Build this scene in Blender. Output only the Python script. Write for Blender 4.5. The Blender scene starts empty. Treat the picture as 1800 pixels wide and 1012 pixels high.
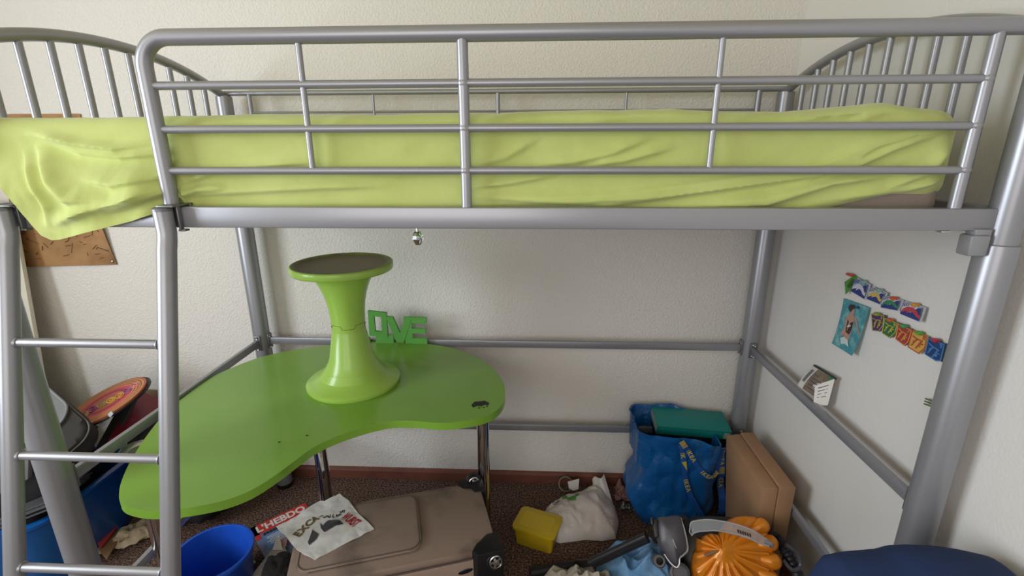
import bpy, bmesh, math, random
from mathutils import Vector, Matrix, Quaternion, noise

scene = bpy.context.scene
COL = scene.collection

# ------------------------------------------------------------------ camera
cam_data = bpy.data.cameras.new('camera')
cam_data.sensor_width = 36.0
cam_data.lens = 16.922
cam_data.clip_start = 0.02
cam_data.clip_end = 50
cam = bpy.data.objects.new('camera', cam_data)
COL.objects.link(cam)
yaw, pit, rol = -0.0452251, 0.2835427, -0.0030847
cf = Vector((math.sin(yaw) * math.cos(pit), math.cos(yaw) * math.cos(pit), -math.sin(pit)))
cr = Vector((math.cos(yaw), -math.sin(yaw), 0))
cu = cr.cross(cf)
cr2 = cr * math.cos(rol) + cu * math.sin(rol)
cu2 = -cr * math.sin(rol) + cu * math.cos(rol)
cam.matrix_world = Matrix(((cr2.x, cu2.x, -cf.x, 1.16505), (cr2.y, cu2.y, -cf.y, -1.88274),
                           (cr2.z, cu2.z, -cf.z, 1.53332), (0, 0, 0, 1)))
scene.camera = cam

# ------------------------------------------------------------------ world, lights, exposure
scene.view_settings.view_transform = 'Standard'
scene.view_settings.look = 'None'
scene.view_settings.gamma = 1.0
scene.view_settings.exposure = -0.40
scene.view_settings.use_curve_mapping = False
scene.cycles.max_bounces = 10
scene.cycles.diffuse_bounces = 5

world = bpy.data.worlds.new('daylight')
scene.world = world
world.use_nodes = True
wn = world.node_tree.nodes
wn['Background'].inputs['Color'].default_value = (1.0, 0.98, 0.965, 1)
wn['Background'].inputs['Strength'].default_value = 0.66


def area(name, loc, rot, sx, sy, power, color):
    L = bpy.data.lights.new(name, 'AREA')
    L.shape = 'RECTANGLE'
    L.size = sx
    L.size_y = sy
    L.energy = power
    L.color = color
    o = bpy.data.objects.new(name, L)
    COL.objects.link(o)
    o.location = loc
    o.rotation_euler = rot
    return o


# daylight entering through the window in the left wall
area('window_daylight', (-1.52, -1.95, 1.60), (0, math.radians(-90), 0), 1.25, 1.30, 85.0, (0.84, 0.92, 1.0))
# broad fill light behind the camera, its source unseen, for diffuse room light
area('rear_fill', (0.3, -3.75, 1.75), (math.radians(84), 0, 0), 2.2, 1.5, 36.0, (1.0, 0.97, 0.93))

# ------------------------------------------------------------------ helpers
LOC = {}


def srgb(h):
    h = h.lstrip('#')
    c = [int(h[i:i + 2], 16) / 255 for i in (0, 2, 4)]
    return tuple((x / 12.92 if x <= 0.04045 else ((x + 0.055) / 1.055) ** 2.4) for x in c) + (1.0,)


def mat(name, color, rough=0.5, metal=0.0, bump=None, vary=None, coat=0.0, trans=0.0, alpha=1.0, ior=1.45, sheen=0.0, subsurf=0.0):
    """bump=(scale, strength, distance); vary=(color2, scale, low, high)"""
    m = bpy.data.materials.new(name)
    m.use_nodes = True
    nt = m.node_tree
    b = nt.nodes['Principled BSDF']
    b.inputs['Base Color'].default_value = srgb(color)
    b.inputs['Roughness'].default_value = rough
    b.inputs['Metallic'].default_value = metal
    b.inputs['Coat Weight'].default_value = coat
    b.inputs['Transmission Weight'].default_value = trans
    b.inputs['Alpha'].default_value = alpha
    b.inputs['IOR'].default_value = ior
    b.inputs['Sheen Weight'].default_value = sheen
    tc = nt.nodes.new('ShaderNodeTexCoord')
    if vary:
        n = nt.nodes.new('ShaderNodeTexNoise')
        n.inputs['Scale'].default_value = vary[1]
        n.inputs['Detail'].default_value = 5
        nt.links.new(tc.outputs['Object'], n.inputs['Vector'])
        r = nt.nodes.new('ShaderNodeValToRGB')
        r.color_ramp.elements[0].position = vary[2]
        r.color_ramp.elements[0].color = srgb(color)
        r.color_ramp.elements[1].position = vary[3]
        r.color_ramp.elements[1].color = srgb(vary[0])
        nt.links.new(n.outputs['Fac'], r.inputs['Fac'])
        nt.links.new(r.outputs['Color'], b.inputs['Base Color'])
    if bump:
        n = nt.nodes.new('ShaderNodeTexNoise')
        n.inputs['Scale'].default_value = bump[0]
        n.inputs['Detail'].default_value = 4
        nt.links.new(tc.outputs['Object'], n.inputs['Vector'])
        u = nt.nodes.new('ShaderNodeBump')
        u.inputs['Strength'].default_value = bump[1]
        u.inputs['Distance'].default_value = bump[2]
        nt.links.new(n.outputs['Fac'], u.inputs['Height'])
        nt.links.new(u.outputs['Normal'], b.inputs['Normal'])
    return m


def fin(name, bm, m, parent=None, smooth=35, label=None, cat=None, group=None, kind=None, origin=None, recalc=True):
    """Link a bmesh authored in room coordinates as one object; child meshes sit relative to their parent."""
    if recalc:
        bmesh.ops.recalc_face_normals(bm, faces=bm.faces)
    if parent is not None:
        base = LOC[parent]
    elif origin is not None:
        base = Vector(origin)
    else:
        xs = [v.co.x for v in bm.verts]; ys = [v.co.y for v in bm.verts]; zs = [v.co.z for v in bm.verts]
        base = Vector(((min(xs) + max(xs)) / 2, (min(ys) + max(ys)) / 2, min(zs)))
    for v in bm.verts:
        v.co -= base
    me = bpy.data.meshes.new(name)
    bm.to_mesh(me)
    bm.free()
    if smooth:
        for p in me.polygons:
            p.use_smooth = True
        me.set_sharp_from_angle(angle=math.radians(smooth))
    for mm in (m if isinstance(m, (list, tuple)) else [m]):
        me.materials.append(mm)
    o = bpy.data.objects.new(name, me)
    COL.objects.link(o)
    if parent is not None:
        o.parent = parent
        LOC[o] = base
    else:
        o.location = base
        LOC[o] = base
    tag(o, label, cat, group, kind)
    return o


def tag(o, label=None, cat=None, group=None, kind=None):
    if label: o['label'] = label
    if cat: o['category'] = cat
    if group: o['group'] = group
    if kind: o['kind'] = kind
    return o


def thing(name, loc, label, cat, group=None):
    o = bpy.data.objects.new(name, None)
    o.empty_display_size = 0.05
    COL.objects.link(o)
    o.location = loc
    LOC[o] = Vector(loc)
    return tag(o, label, cat, group)


def B():
    return bmesh.new()


def frame_m(o, x, y, z):
    return Matrix(((x[0], y[0], z[0], o[0]), (x[1], y[1], z[1], o[1]), (x[2], y[2], z[2], o[2]), (0, 0, 0, 1)))


def ortho(o, x, yhint):
    x = Vector(x).normalized()
    z = x.cross(Vector(yhint)).normalized()
    y = z.cross(x)
    return frame_m(o, x, y, z)


def box(bm, c, s, bev=0.0, seg=2, M=None):
    r = bmesh.ops.create_cube(bm, size=1.0)
    vs = r['verts']
    for v in vs:
        v.co = Vector((v.co.x * s[0], v.co.y * s[1], v.co.z * s[2]))
    if bev > 0:
        es = set()
        for v in vs:
            es.update(v.link_edges)
        rb = bmesh.ops.bevel(bm, geom=list(es), offset=bev, segments=seg, profile=0.5, affect='EDGES')
        vs = list({v for f in rb['faces'] for v in f.verts} | {v for v in vs if v.is_valid})
    T = (M if M is not None else Matrix()) @ Matrix.Translation(Vector(c)) if M is not None else Matrix.Translation(Vector(c))
    for v in vs:
        v.co = T @ v.co
    return vs


def tube(bm, pts, r, seg=16, closed=False, cap=True, flat=None, up=None):
    """sweep a circle (or a flat x,y ellipse) along pts; r may be a list"""
    pts = [Vector(p) for p in pts]
    n = len(pts)
    rs = r if isinstance(r, (list, tuple)) else [r] * n
    tang = []
    for i in range(n):
        if closed:
            t = pts[(i + 1) % n] - pts[i - 1]
        else:
            t = pts[min(i + 1, n - 1)] - pts[max(i - 1, 0)]
        tang.append(t.normalized())
    if up is None:
        up = Vector((0, 0, 1)) if abs(tang[0].z) < 0.9 else Vector((0, 1, 0))
    nx = tang[0].cross(Vector(up)).normalized()
    rings = []
    for i in range(n):
        t = tang[i]
        nx = (nx - t * nx.dot(t)).normalized()
        ny = t.cross(nx)
        ring = []
        for k in range(seg):
            a = 2 * math.pi * k / seg
            ax, ay = (1, 1) if flat is None else flat
            ring.append(bm.verts.new(pts[i] + nx * (math.cos(a) * rs[i] * ax) + ny * (math.sin(a) * rs[i] * ay)))
        rings.append(ring)
    m = n if closed else n - 1
    for i in range(m):
        a, b = rings[i], rings[(i + 1) % n]
        for k in range(seg):
            bm.faces.new((a[k], a[(k + 1) % seg], b[(k + 1) % seg], b[k]))
    if cap and not closed:
        bm.faces.new(rings[0][::-1])
        bm.faces.new(rings[-1])
    return rings


def bar(bm, a, b, w, h, bev=0.002, up=(0, 0, 1)):
    """rectangular bar from a to b, w = sideways, h = along up"""
    a, b = Vector(a), Vector(b)
    x = (b - a).normalized()
    y = Vector(up).cross(x).normalized()
    z = x.cross(y)
    M = frame_m((a + b) / 2, x, y, z)
    box(bm, (0, 0, 0), ((b - a).length, w, h), bev, 2, M)


def lathe(bm, prof, c=(0, 0, 0), seg=48, M=None, capb=False, capt=False):
    rings = []
    M = M if M is not None else Matrix.Translation(Vector(c))
    for (r, z) in prof:
        rings.append([bm.verts.new(M @ Vector((r * math.cos(2 * math.pi * k / seg), r * math.sin(2 * math.pi * k / seg), z))) for k in range(seg)])
    for i in range(len(rings) - 1):
        for k in range(seg):
            bm.faces.new((rings[i][k], rings[i][(k + 1) % seg], rings[i + 1][(k + 1) % seg], rings[i + 1][k]))
    if capb: bm.faces.new(rings[0][::-1])
    if capt: bm.faces.new(rings[-1])
    return rings


def prism(bm, pts2, z0, z1, M=None, bev=0.0, seg=2):
    """closed outline extruded from z0 to z1 in the frame M"""
    M = M if M is not None else Matrix()
    lo = [bm.verts.new(Vector((p[0], p[1], z0))) for p in pts2]
    hi = [bm.verts.new(Vector((p[0], p[1], z1))) for p in pts2]
    n = len(pts2)
    f0 = bm.faces.new(lo[::-1]); f1 = bm.faces.new(hi)
    for i in range(n):
        bm.faces.new((lo[i], lo[(i + 1) % n], hi[(i + 1) % n], hi[i]))
    vs = lo + hi
    if bev > 0:
        es = list(f0.edges) + list(f1.edges)
        rb = bmesh.ops.bevel(bm, geom=es, offset=bev, segments=seg, profile=0.5, affect='EDGES')
        vs = list({v for f in rb['faces'] for v in f.verts} | {v for v in vs if v.is_valid})
    for v in vs:
        v.co = M @ v.co


def slab3(bm, corners, th, bev=0.0):
    """thin solid panel through four 3D corners, thickness th behind it"""
    P = [Vector(c) for c in corners]
    n = (P[1] - P[0]).cross(P[3] - P[0]).normalized()
    lo = [bm.verts.new(p) for p in P]
    hi = [bm.verts.new(p - n * th) for p in P]
    k = len(P)
    bm.faces.new(lo); bm.faces.new(hi[::-1])
    for i in range(k):
        bm.faces.new((lo[i], hi[i], hi[(i + 1) % k], lo[(i + 1) % k]))
    if bev:
        bmesh.ops.bevel(bm, geom=bm.edges[:], offset=bev, segments=2, profile=0.5, affect='EDGES')


def catmull(pts, n=8, closed=False):
    pts = [Vector(p) for p in pts]
    out = []
    m = len(pts)
    rng = m if closed else m - 1
    for i in range(rng):
        if closed:
            p0, p1, p2, p3 = pts[i - 1], pts[i], pts[(i + 1) % m], pts[(i + 2) % m]
        else:
            p0, p1, p2, p3 = pts[max(i - 1, 0)], pts[i], pts[i + 1], pts[min(i + 2, m - 1)]
        for k in range(n):
            t = k / n
            out.append(0.5 * ((2 * p1) + (p2 - p0) * t + (2 * p0 - 5 * p1 + 4 * p2 - p3) * t * t + (3 * p1 - p0 - 3 * p2 + p3) * t ** 3))
    if not closed:
        out.append(pts[-1])
    return out


def fbm(x, y, z=0.0, oc=4):
    return noise.fractal(Vector((x, y, z)), 1.0, 2.0, oc, noise_basis='PERLIN_ORIGINAL')


def crease(x, y, z=0.0):
    """sharp folds, 0..1"""
    return abs(noise.noise(Vector((x, y, z)))) + 0.5 * abs(noise.noise(Vector((x * 2.1, y * 2.1, z + 7)))) + 0.25 * abs(noise.noise(Vector((x * 4.3, y * 4.3, z + 3))))


def sheet_grid(bm, f, nu, nv, th=0.0):
    """surface f(u, v) with u, v in 0..1; th gives it a real thickness along its normal"""
    g = [[Vector(f(i / nu, j / nv)) for j in range(nv + 1)] for i in range(nu + 1)]
    V = [[bm.verts.new(p) for p in row] for row in g]
    for i in range(nu):
        for j in range(nv):
            bm.faces.new((V[i][j], V[i + 1][j], V[i + 1][j + 1], V[i][j + 1]))
    if th:
        W = []
        for i in range(nu + 1):
            row = []
            for j in range(nv + 1):
                du = g[min(i + 1, nu)][j] - g[max(i - 1, 0)][j]
                dv = g[i][min(j + 1, nv)] - g[i][max(j - 1, 0)]
                n = du.cross(dv)
                n = n.normalized() if n.length > 1e-12 else Vector((0, 0, 1))
                row.append(bm.verts.new(g[i][j] - n * th))
            W.append(row)
        for i in range(nu):
            for j in range(nv):
                bm.faces.new((W[i][j], W[i][j + 1], W[i + 1][j + 1], W[i + 1][j]))
        for i in range(nu):
            bm.faces.new((V[i][0], W[i][0], W[i + 1][0], V[i + 1][0]))
            bm.faces.new((V[i][nv], V[i + 1][nv], W[i + 1][nv], W[i][nv]))
        for j in range(nv):
            bm.faces.new((V[0][j], V[0][j + 1], W[0][j + 1], W[0][j]))
            bm.faces.new((V[nu][j], W[nu][j], W[nu][j + 1], V[nu][j + 1]))


def text(name, s, size, M, m, parent, extrude=0.0006, offset=0.0, warp=None, shear=0.0, sx=1.0, spacing=1.0):
    """raised lettering laid in the frame M (x along the line, y up, z out)"""
    c = bpy.data.curves.new(name, 'FONT')
    c.body = s
    c.size = size
    c.extrude = extrude
    c.offset = offset
    c.shear = shear
    c.space_character = spacing
    c.align_x = 'CENTER'
    c.align_y = 'CENTER'
    c.resolution_u = 3
    o = bpy.data.objects.new(name, c)
    COL.objects.link(o)
    dg = bpy.context.evaluated_depsgraph_get()
    me = bpy.data.meshes.new_from_object(o.evaluated_get(dg))
    bpy.data.objects.remove(o)
    bm = B()
    bm.from_mesh(me)
    bpy.data.meshes.remove(me)
    for v in bm.verts:
        p = Vector((v.co.x * sx, v.co.y, v.co.z))
        v.co = warp(p) if warp else M @ p
    return fin(name, bm, m, parent, smooth=0)


def patch(bm, pts, h, lift=0.001, cuts=3):
    """flat marking that follows a surface z = h(x, y)"""
    vs = [bm.verts.new(Vector((p[0], p[1], 0))) for p in pts]
    f = bm.faces.new(vs)
    r = bmesh.ops.triangulate(bm, faces=[f])
    bmesh.ops.subdivide_edges(bm, edges=list({e for ff in r['faces'] for e in ff.edges}), cuts=cuts, use_grid_fill=True)
    for v in bm.verts:
        v.co.z = h(v.co.x, v.co.y) + lift


# ------------------------------------------------------------------ materials
M_silver = mat('silver_paint', '#98989e', 0.34, 0.5)
M_silver_dark = mat('worn_silver', '#77787b', 0.42, 0.6)
M_bolt = mat('steel', '#b9b9b7', 0.25, 0.95)
M_chrome = mat('chrome', '#d8d5d2', 0.06, 1.0)
M_sheet = mat('lime_jersey', '#b4be6e', 0.9, 0, bump=(420, 0.25, 0.0015), vary=('#bec77a', 9, 0.35, 0.7), sheen=0.25)
M_mattress = mat('mattress_ticking', '#8d7f76', 0.9, 0, bump=(300, 0.3, 0.001))
M_slat = mat('pine_slats', '#b99a6c', 0.7)
M_table = mat('green_tabletop', '#76a238', 0.30, 0, coat=0.15, vary=('#7fa942', 4, 0.4, 0.75), bump=(25, 0.04, 0.002))
M_letters = mat('green_mdf', '#5e9d4a', 0.5)
M_stool = mat('lime_plastic', '#9dc255', 0.28, 0, coat=0.2)
M_black = mat('black_plastic', '#17171a', 0.45)
M_blackfab = mat('black_fabric', '#1d1c1e', 0.85, 0, bump=(500, 0.3, 0.001))
M_greyfab = mat('charcoal_fabric', '#3a3936', 0.85, 0, bump=(600, 0.3, 0.001))
M_white = mat('white_paper', '#dcd8d4', 0.6)
M_ink = mat('dark_ink', '#26242a', 0.6)


def wall_mat(name, c1, c2, rough_bump=0.36):
    m = mat(name, c1, 0.85, 0, vary=(c2, 1.6, 0.35, 0.7))
    nt = m.node_tree
    b = nt.nodes['Principled BSDF']
    tc = nt.nodes['Texture Coordinate']
    n1 = nt.nodes.new('ShaderNodeTexNoise'); n1.inputs['Scale'].default_value = 150; n1.inputs['Detail'].default_value = 3
    v1 = nt.nodes.new('ShaderNodeTexVoronoi'); v1.inputs['Scale'].default_value = 120
    mx = nt.nodes.new('ShaderNodeMath'); mx.operation = 'ADD'
    nt.links.new(tc.outputs['Object'], n1.inputs['Vector'])
    nt.links.new(tc.outputs['Object'], v1.inputs['Vector'])
    nt.links.new(n1.outputs['Fac'], mx.inputs[0]); nt.links.new(v1.outputs['Distance'], mx.inputs[1])
    u = nt.nodes.new('ShaderNodeBump'); u.inputs['Strength'].default_value = rough_bump; u.inputs['Distance'].default_value = 0.005
    nt.links.new(mx.outputs[0], u.inputs['Height']); nt.links.new(u.outputs['Normal'], b.inputs['Normal'])
    return m


M_wall = wall_mat('stucco_wall', '#dbd6d0', '#ddd8d2')
M_wall_side = wall_mat('fine_side_wall', '#dddad6', '#dfdcd8', 0.10)
M_ceiling = mat('ceiling_paint', '#e2d8b8', 0.9)
M_base = mat('brown_baseboard', '#7a4a3c', 0.5, 0, vary=('#6a3f34', 12, 0.3, 0.7))


def carpet_mat():
    m = bpy.data.materials.new('brown_carpet'); m.use_nodes = True
    nt = m.node_tree; b = nt.nodes['Principled BSDF']; b.inputs['Roughness'].default_value = 1.0
    tc = nt.nodes.new('ShaderNodeTexCoord')
    n = nt.nodes.new('ShaderNodeTexNoise'); n.inputs['Scale'].default_value = 130; n.inputs['Detail'].default_value = 4
    r = nt.nodes.new('ShaderNodeValToRGB')
    r.color_ramp.elements[0].position = 0.38; r.color_ramp.elements[0].color = srgb('#2f211c')
    r.color_ramp.elements[1].position = 0.66; r.color_ramp.elements[1].color = srgb('#8c6f61')
    e = r.color_ramp.elements.new(0.5); e.color = srgb('#5f473c')
    nt.links.new(tc.outputs['Object'], n.inputs['Vector']); nt.links.new(n.outputs['Fac'], r.inputs['Fac'])
    nt.links.new(r.outputs['Color'], b.inputs['Base Color'])
    u = nt.nodes.new('ShaderNodeBump'); u.inputs['Strength'].default_value = 0.9; u.inputs['Distance'].default_value = 0.01
    nt.links.new(n.outputs['Fac'], u.inputs['Height']); nt.links.new(u.outputs['Normal'], b.inputs['Normal'])
    return m


M_carpet = carpet_mat()

# ------------------------------------------------------------------ room shell
XL, XR, YB, YF, ZC = -1.60, 2.125, 0.075, -4.0, 2.5


def shell(name, c, s, m):
    bm = B(); box(bm, c, s)
    return fin(name, bm, m, smooth=0, kind='structure')


shell('floor', ((XL + XR) / 2, (YB + YF) / 2, -0.05), (XR - XL + 0.2, YB - YF + 0.2, 0.10), M_carpet)
shell('ceiling', ((XL + XR) / 2, (YB + YF) / 2, ZC + 0.05), (XR - XL + 0.2, YB - YF + 0.2, 0.10), M_ceiling)
shell('wall_back', ((XL + XR) / 2, YB + 0.05, ZC / 2), (XR - XL + 0.2, 0.10, ZC), M_wall)
shell('wall_right', (XR + 0.05, (YB + YF) / 2, ZC / 2), (0.10, YB - YF, ZC), M_wall_side)
# left wall with the window opening (y -2.6..-1.3, z 0.95..2.25)
bm = B()
box(bm, (XL - 0.05, (YB - 1.3) / 2, ZC / 2), (0.10, YB + 1.3, ZC))
box(bm, (XL - 0.05, (YF - 2.6) / 2, ZC / 2), (0.10, -2.6 - YF, ZC))
box(bm, (XL - 0.05, -1.95, 0.475), (0.10, 1.3, 0.95))
box(bm, (XL - 0.05, -1.95, 2.375), (0.10, 1.3, 0.25))
fin('wall_left', bm, M_wall, smooth=0, kind='structure')
M_frame = mat('white_window_paint', '#e6e4df', 0.4)
bm = B()
for c, s in (((XL - 0.05, -2.57, 1.6), (0.06, 0.06, 1.3)), ((XL - 0.05, -1.33, 1.6), (0.06, 0.06, 1.3)), ((XL - 0.05, -1.95, 1.6), (0.06, 0.06, 1.3)),
             ((XL - 0.05, -1.95, 0.98), (0.06, 1.3, 0.06)), ((XL - 0.05, -1.95, 2.22), (0.06, 1.3, 0.06))):
    box(bm, c, s, 0.006)
fin('window_1', bm, M_frame, kind='structure')


def baseboard(name, a, b, nrm):
    a, b = Vector(a), Vector(b)
    x = (b - a).normalized()
    M = frame_m(a, x, Vector(nrm), Vector((0, 0, 1)))
    prof = [(0, 0), (0.013, 0), (0.013, 0.042), (0.009, 0.052), (0, 0.058)]
    bm = B()
    L = (b - a).length
    r0 = [bm.verts.new(M @ Vector((0, p[0], p[1]))) for p in prof]
    r1 = [bm.verts.new(M @ Vector((L, p[0], p[1]))) for p in prof]
    for i in range(len(prof)):
        j = (i + 1) % len(prof)
        bm.faces.new((r0[i], r0[j], r1[j], r1[i]))
    bm.faces.new(r0); bm.faces.new(r1[::-1])
    return fin(name, bm, M_base, smooth=0, kind='structure')


baseboard('baseboard_back', (XL, YB, 0), (XR, YB, 0), (0, -1, 0))
baseboard('baseboard_right', (XR, YB - 0.013, 0), (XR, YF, 0), (-1, 0, 0))

# ------------------------------------------------------------------ loft bed
W, D = 2.06, -0.928
ZM, ZL, ZT = 0.739, 0.342, 1.731
bed = thing('loft_bed', (W / 2, D / 2, 0), 'silver metal tube loft bed with arched ends and railings, over a green desk', 'bed')
for (x, y) in ((0, 0), (W, 0), (0, D), (W, D)):
    bm = B()
    tube(bm, [(x, y, 0), (x, y, 1.348), (x, y, 1.352), (x, y, 1.354)], [0.033, 0.033, 0.0322, 0.0285], 32)
    post = fin('post', bm, M_silver, bed)
    bm = B()
    tube(bm, [(x, y, 1.345), (x, y, 1.72)], 0.0285, 32)
    fin('upper_post', bm, M_silver, post)
    bm = B()
    tube(bm, [(x, y, 0), (x, y, 0.02)], [0.0345, 0.0345], 24)
    fin('foot_cap', bm, M_black, post)
# side deck rails
for y in (D, 0):
    bm = B(); bar(bm, (0.02, y, 1.40), (W - 0.022, y, 1.40), 0.022, 0.042, 0.003)
    fin('deck_rail', bm, M_silver, bed)
for x in (0, W):
    bm = B(); bar(bm, (x, -0.03, 1.40), (x, D + 0.03, 1.40), 0.02, 0.04, 0.003)
    fin('end_rail', bm, M_silver, bed)
# slats under the mattress
for k in range(14):
    x = 0.10 + k * (W - 0.2) / 13
    bm = B(); bar(bm, (x, D + 0.012, 1.388), (x, -0.012, 1.388), 0.065, 0.010, 0.002)
    fin('slat', bm, M_slat, bed)
# lower tie rails
def bolt(p, n, parent, r=0.0065):
    n = Vector(n).normalized()
    t = Vector((0, 0, 1)) if abs(n.z) < 0.9 else Vector((1, 0, 0))
    M = ortho(p, t, n.cross(t))
    bm = B()
    lathe(bm, [(0.0001, 0.005), (r * 0.45, 0.005), (r * 0.5, 0.0035), (r * 0.8, 0.0045), (r, 0.003), (r, 0)], seg=16, M=ortho(p, t, n.cross(t)))
    fin('bolt', bm, M_bolt, parent)


for z in (ZM, ZL):
    bm = B(); bar(bm, (0.03, 0.0, z), (W - 0.03, 0.0, z), 0.015, 0.030, 0.002)
    r = fin('tie_rail', bm, M_silver, bed)
    for sx, x in ((1, 0.030), (-1, W - 0.030)):
        bm = B(); box(bm, (x + sx * 0.004, 0, z), (0.008, 0.028, 0.066), 0.003)
        fl = fin('bracket', bm, M_silver_dark, r)
        for dz in (-0.024, 0.024):
            bolt((x + sx * 0.006, -0.008, z + dz), (sx * 0.6, -1, 0), r)
for x in (0, W):
    for z in (ZM, ZL):
        bm = B(); bar(bm, (x, -0.03, z), (x, D + 0.03, z), 0.015, 0.030, 0.002)
        r = fin('tie_rail', bm, M_silver, bed)
        for y, s in ((-0.031, -1), (D + 0.031, 1)):
            bm = B(); box(bm, (x, y + s * 0.004, z), (0.028, 0.008, 0.066), 0.003)
            fin('bracket', bm, M_silver_dark, r)
            for dz in (-0.024, 0.024):
                bolt((x, y + s * 0.007, z + dz), (0, s, 0), r)
# arched ends with balusters
def arch_z(y):
    t = (y - D / 2) / (D / 2)
    return 1.722 + 0.087 * (1 - abs(t) ** 2.1)


for x in (0, W):
    pts = []
    for i in range(41):
        y = D * i / 40
        pts.append((x, y, arch_z(y)))
    bm = B(); tube(bm, pts, 0.0145, 20)
    for y in (0, D):
        bmesh.ops.create_uvsphere(bm, u_segments=20, v_segments=10, radius=0.0285, matrix=Matrix.Translation((x, y, 1.715)) @ Matrix.Diagonal((1, 1, 0.45, 1)))
    arch = fin('end_arch', bm, M_silver, bed)
    for k in range(10):
        y = -0.108 - k * 0.0787
        bm = B(); tube(bm, [(x, y, 1.41), (x, y, arch_z(y) - 0.004)], 0.0088, 14)
        fin('baluster', bm, M_silver, bed)
# guard rails
def guard(y0, sgn, name):
    # bent end tube + top rail as one swept tube, ending in the right post
    path = [(0.431, y0, 1.421)]
    for i in range(0, 13):
        a = math.pi - (math.pi / 2) * i / 12
        path.append((0.431 + 0.052 + 0.052 * math.cos(a), y0, 1.731 - 0.052 + 0.052 * math.sin(a)))
    path += [(1.03, y0, 1.731), (W - 0.012, y0, 1.731)]
    bm = B(); tube(bm, path, 0.0145, 20)
    g = fin(name, bm, M_silver, bed)
    for z in (1.648, 1.569, 1.491):
        bm = B()
        tube(bm, [(0.431, y0, z), (1.962, y0, z)], 0.0078, 14)
        fin('cross_bar', bm, M_silver, g)
    for x, r, z0 in ((1.033, 0.0105, 1.421), (1.961, 0.0108, 1.421), (0.7305, 0.0058, 1.491), (1.496, 0.0058, 1.491)):
        bm = B()
        tube(bm, [(x, y0, z0), (x, y0, 1.722)], r, 14)
        for z in (1.648, 1.569, 1.491):
            if z > z0 + 0.01:
                bmesh.ops.create_uvsphere(bm, u_segments=12, v_segments=6, radius=r * 1.12, matrix=Matrix.Translation((x, y0, z)))
        fin('upright', bm, M_silver, g)
    return g


guard(D, 1, 'guard_rail')
# rear guard rail
bm = B()
tube(bm, [(0, 0, 1.731), (W, 0, 1.731)], 0.0095, 16)
g = fin('guard_rail', bm, M_silver, bed)
for z in (1.663, 1.585):
    bm = B(); tube(bm, [(0.098, 0, z), (1.965, 0, z)], 0.0045, 10)
    fin('cross_bar', bm, M_silver, g)
for x, r in ((0.098, 0.0085), (0.567, 0.0048), (1.03, 0.0078), (1.497, 0.0048), (1.965, 0.0105)):
    bm = B(); tube(bm, [(x, 0, 1.421), (x, 0, 1.727)], r, 12)
    fin('upright', bm, M_silver, g)
# hook plate below the deck rail at the right post
bm = B()
box(bm, (2.008, D - 0.006, 1.352), (0.036, 0.030, 0.040), 0.004)
box(bm, (2.014, D - 0.004, 1.376), (0.030, 0.024, 0.014), 0.002)
fin('hook_plate', bm, M_silver, bed)
bm = B()
box(bm, (1.952, D, 1.3765), (0.018, 0.014, 0.004), 0.001)
fin('rail_screw', bm, M_bolt, bed)

# ------------------------------------------------------------------ ladder
lad = thing('bed_ladder', (0.264, -1.30, 0), 'silver tube ladder with round rungs hooked on the left of the bed', 'ladder')


def lad_y(z):
    return -0.966 if z > 1.345 else -0.966 - 0.26 * (1.345 - z)


LX0, LX1 = 0.098, 0.432
for x in (LX0, LX1):
    p = [(x, -0.958, 1.419), (x, -0.958, 1.372), (x, -0.962, 1.355), (x, -0.968, 1.338), (x, lad_y(1.30), 1.30)]
    p += [(x, lad_y(z), z) for z in (1.0, 0.7, 0.35, 0.0)]
    bm = B(); tube(bm, p, 0.0175, 24)
    rail = fin('ladder_rail', bm, M_silver, lad)
    bm = B()
    lathe(bm, [(0.0001, 0.003), (0.0165, 0.003), (0.0182, 0.001), (0.0182, -0.004)], c=(x, -0.958, 1.419), seg=24)
    fin('end_cap', bm, M_silver_dark, rail)
    # hook over the deck rail
    bm = B()
    hx = x + 0.019
    box(bm, (x + 0.010, -0.935, 1.4245), (0.034, 0.060, 0.004), 0.001)
    box(bm, (hx + 0.003, -0.9445, 1.400), (0.004, 0.010, 0.050), 0.001)
    box(bm, (hx + 0.008, -0.945, 1.3755), (0.014, 0.014, 0.004), 0.001)
    box(bm, (hx + 0.003, -0.9145, 1.408), (0.014, 0.004, 0.034), 0.001)
    fin('rail_hook', bm, M_silver_dark, rail)
    for z in (1.155, 0.929, 0.7025, 0.476, 0.25):
        bm = B()
        s = 1 if x == LX0 else -1
        tube(bm, [(x + s * 0.0165, lad_y(z), z), (x + s * 0.0205, lad_y(z), z)], [0.0125, 0.0108], 16)
        fin('weld_collar', bm, M_silver, rail)
    bm = B(); tube(bm, [(x, lad_y(0.03), 0.03), (x, lad_y(0.0), 0.0)], 0.0195, 20)
    fin('rubber_foot', bm, M_black, rail)
for z in (1.155, 0.929, 0.7025, 0.476, 0.25):
    bm = B(); tube(bm, [(LX0 + 0.012, lad_y(z), z), (LX1 - 0.012, lad_y(z), z)], 0.0092, 16)
    fin('rung', bm, M_silver, lad)

# ------------------------------------------------------------------ mattress and fitted sheet
bm = B()
box(bm, (1.003, -0.462, 1.488), (1.93, 0.86, 0.188), 0.03, 4)
fin('mattress', bm, M_mattress, label='brown grey single mattress showing at the lower right under the green sheet', cat='mattress')

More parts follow.
